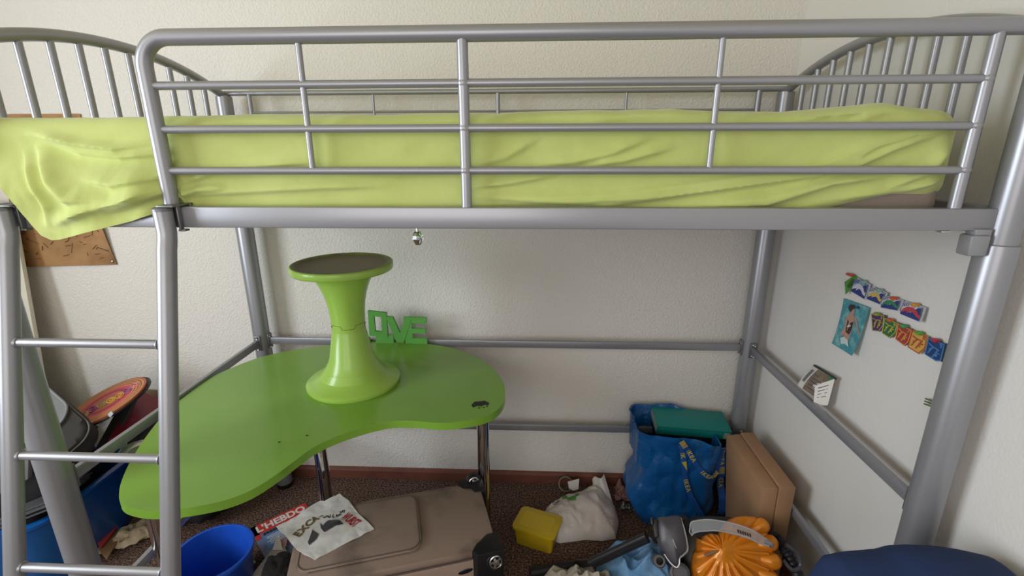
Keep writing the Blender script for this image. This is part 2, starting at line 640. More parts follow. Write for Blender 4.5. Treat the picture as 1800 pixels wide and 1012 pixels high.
RIDGES = [
    # (polyline of (x, z), half width, height)
    ([(1.037, -0.910, 1.422), (1.337, -0.910, 1.437), (1.511, -0.910, 1.457), (1.690, -0.910, 1.486), (1.835, -0.910, 1.497)], 0.010, 0.0075),
    ([(1.289, -0.910, 1.420), (1.481, -0.910, 1.450), (1.670, -0.910, 1.476), (1.791, -0.910, 1.510)], 0.009, 0.0080),
    ([(1.460, -0.910, 1.418), (1.623, -0.910, 1.427), (1.739, -0.910, 1.466), (1.847, -0.910, 1.480)], 0.010, 0.0085),
    ([(1.672, -0.910, 1.461), (1.744, -0.910, 1.500), (1.807, -0.910, 1.536), (1.874, -0.910, 1.559), (1.953, -0.910, 1.566)], 0.010, 0.0090),
    ([(1.721, -0.910, 1.489), (1.781, -0.910, 1.500), (1.849, -0.910, 1.531), (1.925, -0.910, 1.559)], 0.009, 0.0080),
    ([(1.633, -0.910, 1.577), (1.724, -0.910, 1.592), (1.813, -0.910, 1.603), (1.874, -0.910, 1.605)], 0.009, 0.0070),
    ([(1.725, -0.910, 1.587), (1.795, -0.910, 1.595), (1.855, -0.910, 1.599)], 0.006, 0.0050),
    ([(1.757, -0.910, 1.577), (1.816, -0.910, 1.591), (1.896, -0.910, 1.595)], 0.008, 0.0060),
    ([(1.078, -0.910, 1.580), (1.187, -0.910, 1.590), (1.326, -0.910, 1.594), (1.526, -0.910, 1.598)], 0.012, 0.0050),
    ([(1.252, -0.910, 1.579), (1.359, -0.910, 1.588), (1.485, -0.910, 1.591)], 0.008, 0.0040),
    ([(1.166, -0.910, 1.501), (1.244, -0.910, 1.506), (1.320, -0.910, 1.524), (1.393, -0.910, 1.553)], 0.009, 0.0050),
    ([(1.266, -0.910, 1.498), (1.342, -0.910, 1.509), (1.438, -0.910, 1.534)], 0.008, 0.0050),
    ([(1.043, -0.910, 1.499), (1.111, -0.910, 1.517), (1.177, -0.910, 1.554)], 0.012, 0.0040),
    ([(1.038, -0.910, 1.457), (1.122, -0.910, 1.466), (1.217, -0.910, 1.484)], 0.007, 0.0050),
    ([(0.418, -0.910, 1.439), (0.539, -0.910, 1.447), (0.730, -0.910, 1.457), (0.893, -0.910, 1.461)], 0.010, 0.0050),
    ([(0.434, -0.910, 1.462), (0.510, -0.910, 1.485), (0.619, -0.910, 1.499), (0.736, -0.910, 1.507)], 0.008, 0.0060),
    ([(0.422, -0.910, 1.431), (0.474, -0.910, 1.451), (0.541, -0.910, 1.456)], 0.006, 0.0060),
    ([(1.042, -0.910, 1.440), (1.190, -0.910, 1.432), (1.348, -0.910, 1.421)], 0.010, 0.0040),
    ([(1.844, -0.910, 1.457), (1.921, -0.910, 1.489), (1.960, -0.910, 1.540)], 0.010, 0.0070),
    ([(1.763, -0.910, 1.435), (1.887, -0.910, 1.452), (1.965, -0.910, 1.478)], 0.008, 0.0050),
    ([(0.469, -0.910, 1.576), (0.586, -0.910, 1.586), (0.700, -0.910, 1.583)], 0.008, 0.0040),
    ([(0.734, -0.910, 1.490), (0.895, -0.910, 1.484), (1.009, -0.910, 1.495)], 0.014, 0.0035),
    # hanging part on the left
    ([(0.133, -0.950, 1.565), (0.198, -0.950, 1.552), (0.252, -0.950, 1.541), (0.325, -0.950, 1.533), (0.401, -0.950, 1.543)], 0.008, 0.0080),
    ([(0.166, -0.950, 1.559), (0.249, -0.950, 1.527), (0.338, -0.950, 1.518), (0.443, -0.950, 1.526)], 0.010, 0.0080),
    ([(0.150, -0.950, 1.546), (0.184, -0.950, 1.503), (0.210, -0.950, 1.470), (0.247, -0.950, 1.435), (0.330, -0.950, 1.437)], 0.012, 0.0090),
    ([(0.123, -0.950, 1.534), (0.157, -0.950, 1.492), (0.181, -0.950, 1.454), (0.194, -0.950, 1.423), (0.182, -0.950, 1.380)], 0.009, 0.0090),
    ([(0.198, -0.950, 1.386), (0.277, -0.950, 1.412), (0.365, -0.950, 1.435), (0.441, -0.950, 1.465)], 0.010, 0.0100),
    ([(0.300, -0.950, 1.409), (0.362, -0.950, 1.424), (0.413, -0.950, 1.443), (0.452, -0.950, 1.460)], 0.006, 0.0080),
    ([(0.260, -0.950, 1.481), (0.337, -0.950, 1.465), (0.409, -0.950, 1.476), (0.459, -0.950, 1.492)], 0.010, 0.0060),
]


def ridge(x, z):
    s = 0.0
    for pl, w, h in RIDGES:
        if x < min(p[0] for p in pl) - 0.05 or x > max(p[0] for p in pl) + 0.05:
            continue
        best = None
        n = len(pl) - 1
        for i in range(n):
            ax, az = pl[i][0], pl[i][2]; bx, bz = pl[i + 1][0], pl[i + 1][2]
            dx, dz = bx - ax, bz - az
            L2 = dx * dx + dz * dz
            t = max(0.0, min(1.0, ((x - ax) * dx + (z - az) * dz) / L2))
            ex, ez = x - (ax + t * dx), z - (az + t * dz)
            d = math.hypot(ex, ez)
            if best is None or d < best[0]:
                side = dx * ez - dz * ex
                best = (d, side, (i + t) / n)
        d, side, tt = best
        taper = min(1.0, 4 * min(tt, 1 - tt) + 0.05)
        ww = w * (1.5 if side > 0 else 0.55)
        s += 1.6 * h * taper * math.exp(-(d / ww) ** 2)
        # soft hollow on the steep side
        if side < 0:
            s -= 0.35 * h * taper * math.exp(-((d - 1.8 * w) / w) ** 2)
    return s


HEM = [(0.107, -0.955, 1.465), (0.124, -0.955, 1.435), (0.142, -0.955, 1.403), (0.167, -0.955, 1.365), (0.184, -0.955, 1.355), (0.200, -0.955, 1.356), (0.297, -0.955, 1.379), (0.360, -0.955, 1.394), (0.410, -0.955, 1.410), (0.449, -0.955, 1.429)]


def hem_z(x):
    if x < HEM[0][0]:
        return HEM[0][2] + (HEM[0][0] - x) * 1.0
    for a, b in zip(HEM, HEM[1:]):
        if x <= b[0]:
            t = (x - a[0]) / (b[0] - a[0])
            return a[2] + t * (b[2] - a[2])
    if x < 1.70:
        return 1.406
    return 1.406 + 0.038 * min(1, (x - 1.70) / 0.16)


def top_z(x, y):
    return 1.5975 + 0.010 * math.exp(-((x - 1.80) / 0.12) ** 2) + 0.004 * math.exp(-((x - 1.3) / 0.25) ** 2) + 0.002 * fbm(x * 5, y * 5, 3)


def sheet_section(u, v):
    """v runs: under the rear edge -> rear side -> top -> front side -> hem"""
    X0, X1 = 0.012, 1.988
    x = X0 + (X1 - X0) * u
    # plan rounding at the two ends
    e = 0.0
    rr = 0.075 if u > 0.5 else 0.035
    if u < 0.5 and x - X0 < rr:
        e = rr - math.sqrt(max(0, rr * rr - (rr - (x - X0)) ** 2))
    if u > 0.5 and X1 - x < rr:
        e = rr - math.sqrt(max(0, rr * rr - (rr - (X1 - x)) ** 2))
    hang = max(0.0, min(1.0, (0.47 - x) / 0.10))
    hang = hang * hang * (3 - 2 * hang)
    yr, yf = -0.028 - e, -0.905 + e
    R = 0.040
    zt = top_z(x, -0.45) - 0.35 * e * (0.5 if e > 0 else 0)
    if v < 0.12:
        t = v / 0.12
        return (x, yr, 1.425 + (zt - R - 1.425) * t)
    if v < 0.18:
        a = math.pi / 2 * (v - 0.12) / 0.06
        return (x, yr - R + R * math.cos(a), zt - R + R * math.sin(a))
    if v < 0.30:
        t = (v - 0.18) / 0.12
        y = yr - R + (yf - yr + 2 * R) * t
        return (x, y, zt + 0.003 * fbm(x * 6, y * 6, 1))
    if v < 0.42:
        a = math.pi / 2 * (v - 0.30) / 0.12
        y = yf + R - R * math.sin(a)
        z = zt - R + R * math.cos(a)
        k = min(ridge(x, z), 0.0105 + 0.02 * hang) * math.sin(a)
        return (x, y - k, z + 0.4 * ridge(x, zt) * math.cos(a) + 0.003 * fbm(x * 6, y * 6, 1) * (1 - math.sin(a)))
    t = (v - 0.42) / 0.58
    hz = hem_z(x)
    z = zt - R + (hz - (zt - R)) * t
    k = ridge(x, z)
    k = min(k, 0.0105 + 0.02 * hang)
    y = yf - k - 0.0022 * fbm(x * 7, z * 14, 9)
    if hang > 0:
        d = max(0.0, min(1.0, (1.545 - z) / 0.10))
        d = d * d * (3 - 2 * d)
        y -= hang * (0.056 * d) * (0.97 + 0.1 * fbm(x * 9, z * 5, 2))
        y -= hang * 0.004 * math.sin(x * 40 + z * 25) * d
    else:
        # tuck in above the rail
        q = max(0.0, 1 - (z - hz) / 0.02)
        y += 0.010 * q * q
    return (x, y, z)


bm = B()
nu, nv = 560, 100
V = []
for i in range(nu + 1):
    V.append([bm.verts.new(sheet_section(i / nu, j / nv)) for j in range(nv + 1)])
for i in range(nu):
    for j in range(nv):
        bm.faces.new((V[i][j], V[i + 1][j], V[i + 1][j + 1], V[i][j + 1]))
# close the two ends
for row in (V[0], V[nu]):
    c = bm.verts.new(Vector((row[0].co.x, -0.46, 1.45)))
    for j in range(nv):
        bm.faces.new((row[j], row[j + 1], c))
fin('fitted_sheet', bm, M_sheet, smooth=60, label='lime green jersey fitted sheet stretched over the mattress, one corner hanging over the ladder', cat='bed sheet')

# ------------------------------------------------------------------ crystal pendant on the rail
M_crystal = mat('cut_glass', '#e9eef0', 0.02, 0, trans=1.0, ior=1.6)
cry = thing('crystal_pendant', (0.931, D, 1.340), 'small faceted clear crystal drop hanging under the bed rail', 'pendant')
bm = B()
lathe(bm, [(0.0001, 1.372), (0.006, 1.371), (0.0105, 1.364), (0.0115, 1.357), (0.006, 1.345), (0.0001, 1.3435)], c=(0.931, D, 0), seg=8)
fin('faceted_drop', bm, M_crystal, cry, smooth=0)
bm = B(); tube(bm, [(0.931, D, 1.370), (0.931, D, 1.380)], 0.0025, 8)
fin('silver_cap', bm, M_bolt, cry)

# ------------------------------------------------------------------ desk
ZTOP = 0.745
K = [(0.192, -0.970, 0.745), (0.153, -0.917, 0.745), (0.106, -0.828, 0.745), (0.059, -0.710, 0.745), (0.026, -0.599, 0.745), (0.013, -0.483, 0.745), (0.014, -0.367, 0.745), (0.043, -0.277, 0.745), (0.100, -0.183, 0.745), (0.200, -0.106, 0.745), (0.320, -0.055, 0.745), (0.451, -0.013, 0.745), (0.594, -0.001, 0.745), (0.747, -0.033, 0.745), (0.876, -0.093, 0.745), (0.978, -0.186, 0.745), (1.046, -0.309, 0.745), (1.071, -0.394, 0.745), (1.075, -0.483, 0.745), (1.054, -0.551, 0.745), (1.018, -0.589, 0.745), (0.961, -0.614, 0.745), (0.894, -0.626, 0.745), (0.816, -0.619, 0.745), (0.747, -0.622, 0.745), (0.687, -0.649, 0.745), (0.633, -0.687, 0.745), (0.591, -0.728, 0.745), (0.562, -0.772, 0.745), (0.542, -0.827, 0.745), (0.520, -0.887, 0.745), (0.492, -0.938, 0.745), (0.451, -0.973, 0.745), (0.398, -0.995, 0.745), (0.347, -1.008, 0.745), (0.296, -1.012, 0.745), (0.250, -1.005, 0.745), (0.217, -0.992, 0.745)]
K = [(p[0] * 1.0, p[1]) for p in K]
K = [(max(p[0], 0.012), min(p[1], -0.012)) for p in K]
Ks = [(p.x, p.y) for p in catmull([(a, b, 0) for a, b in K], 4, True)]
desk = thing('kidney_desk', (0.5, -0.4, 0), 'glossy green kidney shaped desk on chrome legs under the bed', 'desk')
bm = B()
prism(bm, Ks, ZTOP - 0.024, ZTOP, bev=0.004, seg=3)
top = fin('tabletop', bm, M_table, desk, smooth=50)
for (x, y) in ((0.977, -0.25), (0.362, -0.33), (0.052, -0.75)):
    bm = B(); tube(bm, [(x, y, 0.012), (x, y, ZTOP - 0.03)], 0.024, 32)
    leg = fin('leg', bm, M_chrome, desk)
    bm = B(); lathe(bm, [(0.024, 0.016), (0.0265, 0.012), (0.0265, 0.0), (0.0001, 0.0)], c=(x, y, 0), seg=28)
    fin('foot_cap', bm, M_black, leg)
    bm = B(); lathe(bm, [(0.045, ZTOP - 0.0245), (0.045, ZTOP - 0.029), (0.026, ZTOP - 0.034)], c=(x, y, 0), seg=28)
    fin('mounting_plate', bm, M_bolt, leg)
# chipped paint near the right edge
chip = [(0.972, -0.521, 0.746), (0.980, -0.499, 0.746), (1.000, -0.495, 0.746), (1.012, -0.491, 0.746), (1.028, -0.505, 0.746), (1.026, -0.519, 0.746), (1.013, -0.516, 0.746), (1.005, -0.527, 0.746), (0.990, -0.524, 0.746), (0.980, -0.535, 0.746)]
bm = B(); bm.faces.new([bm.verts.new(p) for p in chip])
for q in [(1.013, -0.533, 0.746), (0.999, -0.537, 0.746), (1.023, -0.526, 0.746), (0.461, -0.742, 0.746), (0.524, -0.707, 0.746)]:
    bm.faces.new([bm.verts.new((q[0] + 0.004 * math.cos(a) * (1 + 0.4 * math.sin(3 * a)), q[1] + 0.003 * math.sin(a), q[2])) for a in [k * math.pi / 4 for k in range(8)]])
fin('paint_chips', bm, mat('bare_board', '#2b2e2a', 0.8), top, smooth=0, label='dark chipped spots in the green paint')

# ------------------------------------------------------------------ stool
SX, SY, SZ = 0.541, -0.375, ZTOP
KS = 0.965
stool = thing('hourglass_stool', (SX, SY, SZ), 'lime green plastic hourglass stool with a dusty seat, standing on the desk', 'stool')


def seat_mat():
    m = mat('dusty_seat', '#9dc255', 0.45)
    nt = m.node_tree; b = nt.nodes['Principled BSDF']
    tc = nt.nodes['Texture Coordinate']
    ln = nt.nodes.new('ShaderNodeVectorMath'); ln.operation = 'LENGTH'
    sp = nt.nodes.new('ShaderNodeSeparateXYZ'); cb = nt.nodes.new('ShaderNodeCombineXYZ')
    nt.links.new(tc.outputs['Object'], sp.inputs[0]); nt.links.new(sp.outputs[0], cb.inputs[0]); nt.links.new(sp.outputs[1], cb.inputs[1])
    nt.links.new(cb.outputs[0], ln.inputs[0])
    n = nt.nodes.new('ShaderNodeTexNoise'); n.inputs['Scale'].default_value = 26; n.inputs['Detail'].default_value = 6
    nt.links.new(tc.outputs['Object'], n.inputs['Vector'])
    ma = nt.nodes.new('ShaderNodeMath'); ma.operation = 'MULTIPLY_ADD'; ma.inputs[1].default_value = 0.03
    nt.links.new(n.outputs['Fac'], ma.inputs[0]); nt.links.new(ln.outputs['Value'], ma.inputs[2])
    r = nt.nodes.new('ShaderNodeValToRGB')
    r.color_ramp.elements[0].position = 0.10; r.color_ramp.elements[0].color = srgb('#8f8763')
    r.color_ramp.elements[1].position = 0.172; r.color_ramp.elements[1].color = srgb('#93ad55')
    e = r.color_ramp.elements.new(0.155); e.color = srgb('#75704a')
    nt.links.new(ma.outputs[0], r.inputs['Fac']); nt.links.new(r.outputs['Color'], b.inputs['Base Color'])
    return m


c = (SX, SY, SZ)


def sc(pr):
    return [(a * KS, b_ * KS) for a, b_ in pr]


lower = [(0.150, 0.0), (0.160, 0.0), (0.1625, 0.004), (0.1625, 0.014), (0.158, 0.0175), (0.150, 0.021), (0.134, 0.028), (0.115, 0.041), (0.098, 0.060), (0.084, 0.083), (0.073, 0.110), (0.065, 0.140), (0.060, 0.170), (0.0575, 0.200), (0.0565, 0.222)]
bm = B(); lathe(bm, sc(lower), c, 72); lathe(bm, sc([(0.146, 0.0), (0.13, 0.025), (0.08, 0.08), (0.0545, 0.222)]), c, 48)
fin('lower_body', bm, M_stool, stool, smooth=50)
upper = [(0.0572, 0.2225), (0.0572, 0.236), (0.058, 0.252), (0.0605, 0.280), (0.065, 0.310), (0.072, 0.340), (0.082, 0.368), (0.094, 0.393), (0.104, 0.408), (0.112, 0.416)]
bm = B(); lathe(bm, sc(upper), c, 72)
up_o = fin('upper_body', bm, M_stool, stool, smooth=50)
# interlocking step in the joint
bm = B()
pts = []
for k in range(73):
    a = 2 * math.pi * k / 72
    zz = (0.222 + (0.012 if (k // 9) % 2 else 0.0)) * KS
    pts.append((SX + 0.0556 * math.cos(a), SY + 0.0556 * math.sin(a), SZ + zz))
tube(bm, pts, 0.0007, 5)
fin('joint_seam', bm, mat('seam_dark_green', '#4f6a1e', 0.8), stool, label='dark toothed seam at the waist')  # thin dark green line drawn along the joint
bm = B()
lathe(bm, sc([(0.112, 0.416), (0.150, 0.417), (0.1655, 0.421), (0.168, 0.426), (0.168, 0.440), (0.1665, 0.4445), (0.163, 0.446)]), c, 72)
lathe(bm, sc([(0.163, 0.446), (0.158, 0.4455), (0.150, 0.442), (0.120, 0.437), (0.08, 0.4335), (0.04, 0.432), (0.0005, 0.4315)]), c, 72)
for f in bm.faces:
    if f.calc_center_median().z > SZ + 0.4303 * KS and (f.calc_center_median().xy - Vector((SX, SY))).length < 0.1625 * KS:
        f.material_index = 1
seat = fin('seat', bm, [M_stool, seat_mat()], stool, smooth=50)

# ------------------------------------------------------------------ LOVE letters leaning at the back of the desk
love = thing('love_letters', (0.50, -0.03, ZTOP), 'green wooden letters reading LOVE at the back edge of the desk', 'sign')


def letter(pts, x0, y0, ang, z0, hole=None, name='letter'):
    lean = math.radians(6)
    M = Matrix.Translation((x0, y0, z0)) @ Matrix.Rotation(lean, 4, 'X') @ Matrix.Rotation(ang, 4, 'Y') @ Matrix.Rotation(math.pi / 2, 4, 'X')
    bm = B()
    if hole:
        # frame as a ring of quads
        def ring(pp, z): return [bm.verts.new(M @ Vector((p[0], p[1], z))) for p in pp]
        of, ob, hf, hb = ring(pts, 0.0), ring(pts, -0.012), ring(hole, 0.0), ring(hole, -0.012)
        for i in range(4):
            j = (i + 1) % 4
            bm.faces.new((of[i], of[j], hf[j], hf[i])); bm.faces.new((ob[j], ob[i], hb[i], hb[j]))
            bm.faces.new((of[i], ob[i], ob[j], of[j])); bm.faces.new((hf[j], hb[j], hb[i], hf[i]))
    else:
        prism(bm, pts, -0.012, 0.0, M)
    fin(name, bm, M_letters, love, smooth=0)


LY = -0.030
letter([(0, 0), (0.075, 0), (0.075, 0.025), (0.028, 0.025), (0.028, 0.12), (0, 0.12)], 0.407, LY, 0, ZTOP)
letter([(0, 0.0), (0.078, -0.004), (0.076, 0.110), (0.0, 0.114)], 0.482, LY, 0.06, ZTOP + 0.034, hole=[(0.026, 0.022), (0.054, 0.020), (0.054, 0.090), (0.024, 0.092)])
bm = B(); box(bm, (0.545, LY + 0.007, ZTOP + 0.018), (0.075, 0.009, 0.036))
letter([(0.0, 0.116), (0.030, 0.116), (0.056, 0.045), (0.078, 0.112), (0.106, 0.110), (0.070, 0.0), (0.040, 0.0)], 0.556, LY - 0.002, 0.05, ZTOP + 0.008)
letter([(0, 0), (0.092, 0), (0.092, 0.025), (0.032, 0.025), (0.032, 0.048), (0.088, 0.048), (0.088, 0.070), (0.032, 0.070), (0.032, 0.096), (0.094, 0.096), (0.094, 0.121), (0, 0.121)], 0.633, LY, 0.02, ZTOP + 0.001)
fin('letter_base', bm, M_letters, love, smooth=0)

# ------------------------------------------------------------------ suitcase
M_suit = mat('taupe_suitcase_cloth', '#907c70', 0.85, 0, bump=(700, 0.25, 0.001), vary=('#5a4d45', 6.5, 0.50, 0.76))
M_suit2 = mat('taupe_suitcase_side', '#a08a7d', 0.85, 0, bump=(700, 0.25, 0.001), vary=('#927c70', 5, 0.4, 0.7))
ang = math.radians(17)
SU = Vector((math.cos(ang), math.sin(ang), 0)); SV = Vector((-math.sin(ang), math.cos(ang), 0))
# local frame: origin at the right rear bottom corner, x to the left along the long side, y to the front
SO = Vector((0.962, -0.282, 0.0))
MS = frame_m(SO, -SU, -SV, Vector((0, 0, 1)))
MSn = MS
Ls, Ws, Hs = 0.66, 0.340, 0.275
suit = thing('suitcase', SO + (-SU * Ls - SV * Ws) * 0.5, 'dirty taupe fabric suitcase with black wheels lying flat on the carpet', 'suitcase')


def rrect(x0, y0, x1, y1, r, n=6):
    pts = []
    for cx, cy, a0 in ((x1 - r, y1 - r, 0), (x0 + r, y1 - r, 90), (x0 + r, y0 + r, 180), (x1 - r, y0 + r, 270)):
        for k in range(n + 1):
            a = math.radians(a0 + 90 * k / n)
            pts.append((cx + r * math.cos(a), cy + r * math.sin(a)))
    return pts


bm = B(); prism(bm, rrect(0, 0, Ls, Ws, 0.045), 0.0, Hs - 0.028, MS, 0.02, 4)
body = fin('body', bm, M_suit2, suit, smooth=50)
bm = B(); prism(bm, rrect(0.006, 0.006, Ls - 0.006, Ws - 0.006, 0.045), Hs - 0.028, Hs, MS, 0.012, 4)
panel = fin('front_panel', bm, M_suit, suit, smooth=50)
bm = B(); prism(bm, rrect(0.245, 0.03, Ls - 0.03, Ws - 0.045, 0.04), Hs - 0.001, Hs + 0.014, MS, 0.010, 4)
fin('pocket', bm, M_suit, suit, smooth=50)
bm = B()
pp = rrect(0.250, 0.035, Ls - 0.035, Ws - 0.050, 0.036)
tube(bm, [MS @ Vector((p[0], p[1], Hs + 0.013)) for p in pp], 0.0028, 6, closed=True)
fin('piping', bm, mat('piping_brown', '#5f5149', 0.8), suit)
bm = B()
pp = rrect(0.002, 0.002, Ls - 0.002, Ws - 0.002, 0.046)
tube(bm, [MS @ Vector((p[0], p[1], Hs - 0.028)) for p in pp], 0.0032, 6, closed=True)
tube(bm, [MS @ Vector((p[0], p[1], 0.10)) for p in rrect(-0.001, -0.001, Ls + 0.001, Ws + 0.001, 0.046)], 0.003, 6, closed=True)
fin('zip', bm, mat('zip_brown', '#54463f', 0.6), suit)
# oval badge on the front side
bm = B()
bmesh.ops.create_uvsphere(bm, u_segments=24, v_segments=10, radius=1.0, matrix=MS @ Matrix.Translation((0.112, Ws - 0.001, 0.205)) @ Matrix.Rotation(0.15, 4, 'Y') @ Matrix.Diagonal((0.026, 0.004, 0.010, 1)))
fin('badge', bm, mat('badge_metal', '#2a2b31', 0.25, 0.6), suit)
# corner guards and wheels at the right end
for yy, sy in ((0.0, -1), (Ws, 1)):
    bm = B()
    outer = []
    pts2 = [(-0.012, -0.02), (0.075, -0.02), (0.088, 0.004), (0.070, 0.030), (0.040, 0.040), (0.030, 0.062), (-0.012, 0.066)]
    pts2 = [(p[0], yy - sy * p[1]) for p in pts2]
    prism(bm, pts2, Hs - 0.16, Hs + 0.006, MS, 0.006, 2)
    cg = fin('corner_guard', bm, M_black, suit, smooth=40)
    cw = MS @ Vector((0.022, -0.012, Hs - 0.006)) if sy < 0 else MS @ Vector((0.016, Ws + 0.010, Hs - 0.035))
    ax = (-SV * sy)
    ax = (-SU * -0.15 + SV * -sy).normalized()
    Mw = ortho(cw, SU, Vector((0, 0, 1)))
    axis = Vector((-SV.x, -SV.y, 0.25)).normalized() if True else SV
    x_ = axis.cross(Vector((0, 0, 1))).normalized(); y_ = axis.cross(x_)
    Mw = frame_m(cw, x_, y_, axis)
    bm = B()
    lathe(bm, [(0.012, -0.016), (0.027, -0.016), (0.031, -0.011), (0.031, 0.011), (0.027, 0.016), (0.024, 0.016), (0.022, 0.012), (0.001, 0.012)], seg=32, M=Mw)
    w = fin('wheel', bm, M_black, suit)
    bm = B()
    lathe(bm, [(0.022, 0.012), (0.022, 0.018), (0.019, 0.0195), (0.017, 0.017)], seg=32, M=Mw)
    lathe(bm, [(0.0105, 0.017), (0.010, 0.0215), (0.0001, 0.0225)], seg=24, M=Mw)
    for k in range(5):
        a = 2 * math.pi * k / 5
        d = Vector((math.cos(a), math.sin(a), 0)); e = Vector((-math.sin(a), math.cos(a), 0))
        q = [d * 0.009 - e * 0.0035, d * 0.019 - e * 0.005, d * 0.019 + e * 0.005, d * 0.009 + e * 0.0035]
        bm.faces.new([bm.verts.new(Mw @ (v + Vector((0, 0, 0.0185)))) for v in q])
    fin('hubcap', bm, M_bolt, w)
    bm = B()
    lathe(bm, [(0.034, -0.014), (0.036, 0.0), (0.034, 0.010)], seg=32, M=Mw)
    for v in list(bm.verts):
        if (Mw.inverted() @ v.co).x * 1 > 0.004 and False:
            bm.verts.remove(v)
    bm.free()

# ------------------------------------------------------------------ white printed plastic bag on the suitcase
M_bagw = mat('white_plastic_film', '#dcd9d6', 0.35, 0, bump=(55, 0.35, 0.004), coat=0.15)
C_A, C_B, C_C, C_D = [(0.296, -0.568, 0.300), (0.447, -0.401, 0.300), (0.633, -0.562, 0.300), (0.485, -0.694, 0.300)]
PTSB = [(0.296, -0.568, 0.300), (0.343, -0.521, 0.300), (0.391, -0.436, 0.300), (0.409, -0.439, 0.300), (0.451, -0.400, 0.300), (0.498, -0.438, 0.300), (0.556, -0.496, 0.300), (0.633, -0.562, 0.300), (0.579, -0.614, 0.300), (0.530, -0.656, 0.300), (0.488, -0.696, 0.300), (0.446, -0.678, 0.300), (0.412, -0.661, 0.300), (0.361, -0.618, 0.300)]


def bag_h(x, y):
    return 0.2905 + 0.011 * crease(x * 9, y * 9, 2)


MB2 = Matrix.Identity(4)
bm = B()
vs = [bm.verts.new((p[0], p[1], 0)) for p in PTSB]
f = bm.faces.new(vs)
r = bmesh.ops.triangulate(bm, faces=[f])
for _ in range(4):
    bmesh.ops.subdivide_edges(bm, edges=bm.edges[:], cuts=1, use_grid_fill=True)
for v in bm.verts:
    edge = min(((Vector((v.co.x, v.co.y)) - Vector((p[0], p[1]))).length for p in PTSB))
    v.co.z = bag_h(v.co.x, v.co.y)
ext = bmesh.ops.extrude_face_region(bm, geom=bm.faces[:])
for v in [g_ for g_ in ext['geom'] if isinstance(g_, bmesh.types.BMVert)]:
    v.co.z -= 0.003
pbag = fin('printed_plastic_bag', bm, M_bagw, smooth=40, label='crumpled white plastic bag printed EXCA in gold with red letters, on the suitcase', cat='plastic bag', origin=(C_A[0] * 0.5 + C_C[0] * 0.5, C_A[1] * 0.5 + C_C[1] * 0.5, 0.2895))


def on_bag(o2, u2):
    """map flat text lying on the bag: o2 centre, u2 direction"""
    u = Vector((u2[0], u2[1], 0)).normalized(); v_ = Vector((-u.y, u.x, 0))
    def w(p):
        q = Vector((o2[0], o2[1], 0)) + u * p.x + v_ * p.y
        q.z = bag_h(q.x, q.y) + 0.0015 + p.z
        return q
    return w


M_gold = mat('gold_print', '#6b5a34', 0.5)
M_red = mat('red_print', '#b02a35', 0.5)
E0, E1, E2, E3, E4 = [(0.388, -0.602, 0.300), (0.395, -0.577, 0.300), (0.404, -0.553, 0.300), (0.416, -0.534, 0.300), (0.426, -0.520, 0.300)]
for ch, a, b, sz in (('E', E0, E1, 0.038), ('X', E1, E2, 0.038), ('C', E2, E3, 0.034), ('A', E3, E4, 0.030)):
    text('lettering', ch, sz, None, M_gold, pbag, warp=on_bag(a, (b[0] - a[0], b[1] - a[1])), extrude=0.0002, offset=0.0014)
bm = B()
random.seed(4)
for q in [(0.434, -0.520, 0.300), (0.449, -0.522, 0.300), (0.461, -0.519, 0.300), (0.474, -0.516, 0.300), (0.485, -0.512, 0.300), (0.492, -0.504, 0.300), (0.494, -0.493, 0.300), (0.501, -0.490, 0.300)]:
    for _ in range(3):
        a = random.uniform(0, 3.14); cx = q[0] + random.uniform(-.004, .004); cy = q[1] + random.uniform(-.004, .004)
        d = Vector((math.cos(a), math.sin(a), 0)) * 0.006; e = Vector((-math.sin(a), math.cos(a), 0)) * 0.0012
        qs = [Vector((cx, cy, 0)) + s1 * d + s2 * e for s1, s2 in ((-1, -1), (1, -1), (1, 1), (-1, 1))]
        bm.faces.new([bm.verts.new((p.x, p.y, bag_h(p.x, p.y) + 0.0015)) for p in qs])
fin('small_print', bm, M_ink, pbag, smooth=0)
R0, R1 = [(0.515, -0.517, 0.300), (0.566, -0.546, 0.300)]
text('red_lettering', 'WURST', 0.050, None, M_red, pbag, warp=on_bag(((R0[0] + R1[0]) / 2, (R0[1] + R1[1]) / 2), (R1[0] - R0[0], R1[1] - R0[1])), extrude=0.0002, sx=0.40, offset=0.0016)
M_pic = mat('grey_print', '#3d3c40', 0.5)
for poly in ([(0.462, -0.535, 0.300), (0.504, -0.539, 0.300), (0.526, -0.556, 0.300), (0.503, -0.567, 0.300), (0.487, -0.581, 0.300), (0.475, -0.594, 0.300), (0.455, -0.574, 0.300), (0.439, -0.546, 0.300), (0.457, -0.561, 0.300)],
             [(0.427, -0.578, 0.300), (0.459, -0.602, 0.300), (0.460, -0.621, 0.300), (0.446, -0.645, 0.300), (0.436, -0.632, 0.300)],
             ):
    bm = B(); patch(bm, poly, bag_h, 0.0024, 4)
    fin('picture_print', bm, M_pic, pbag, smooth=0)

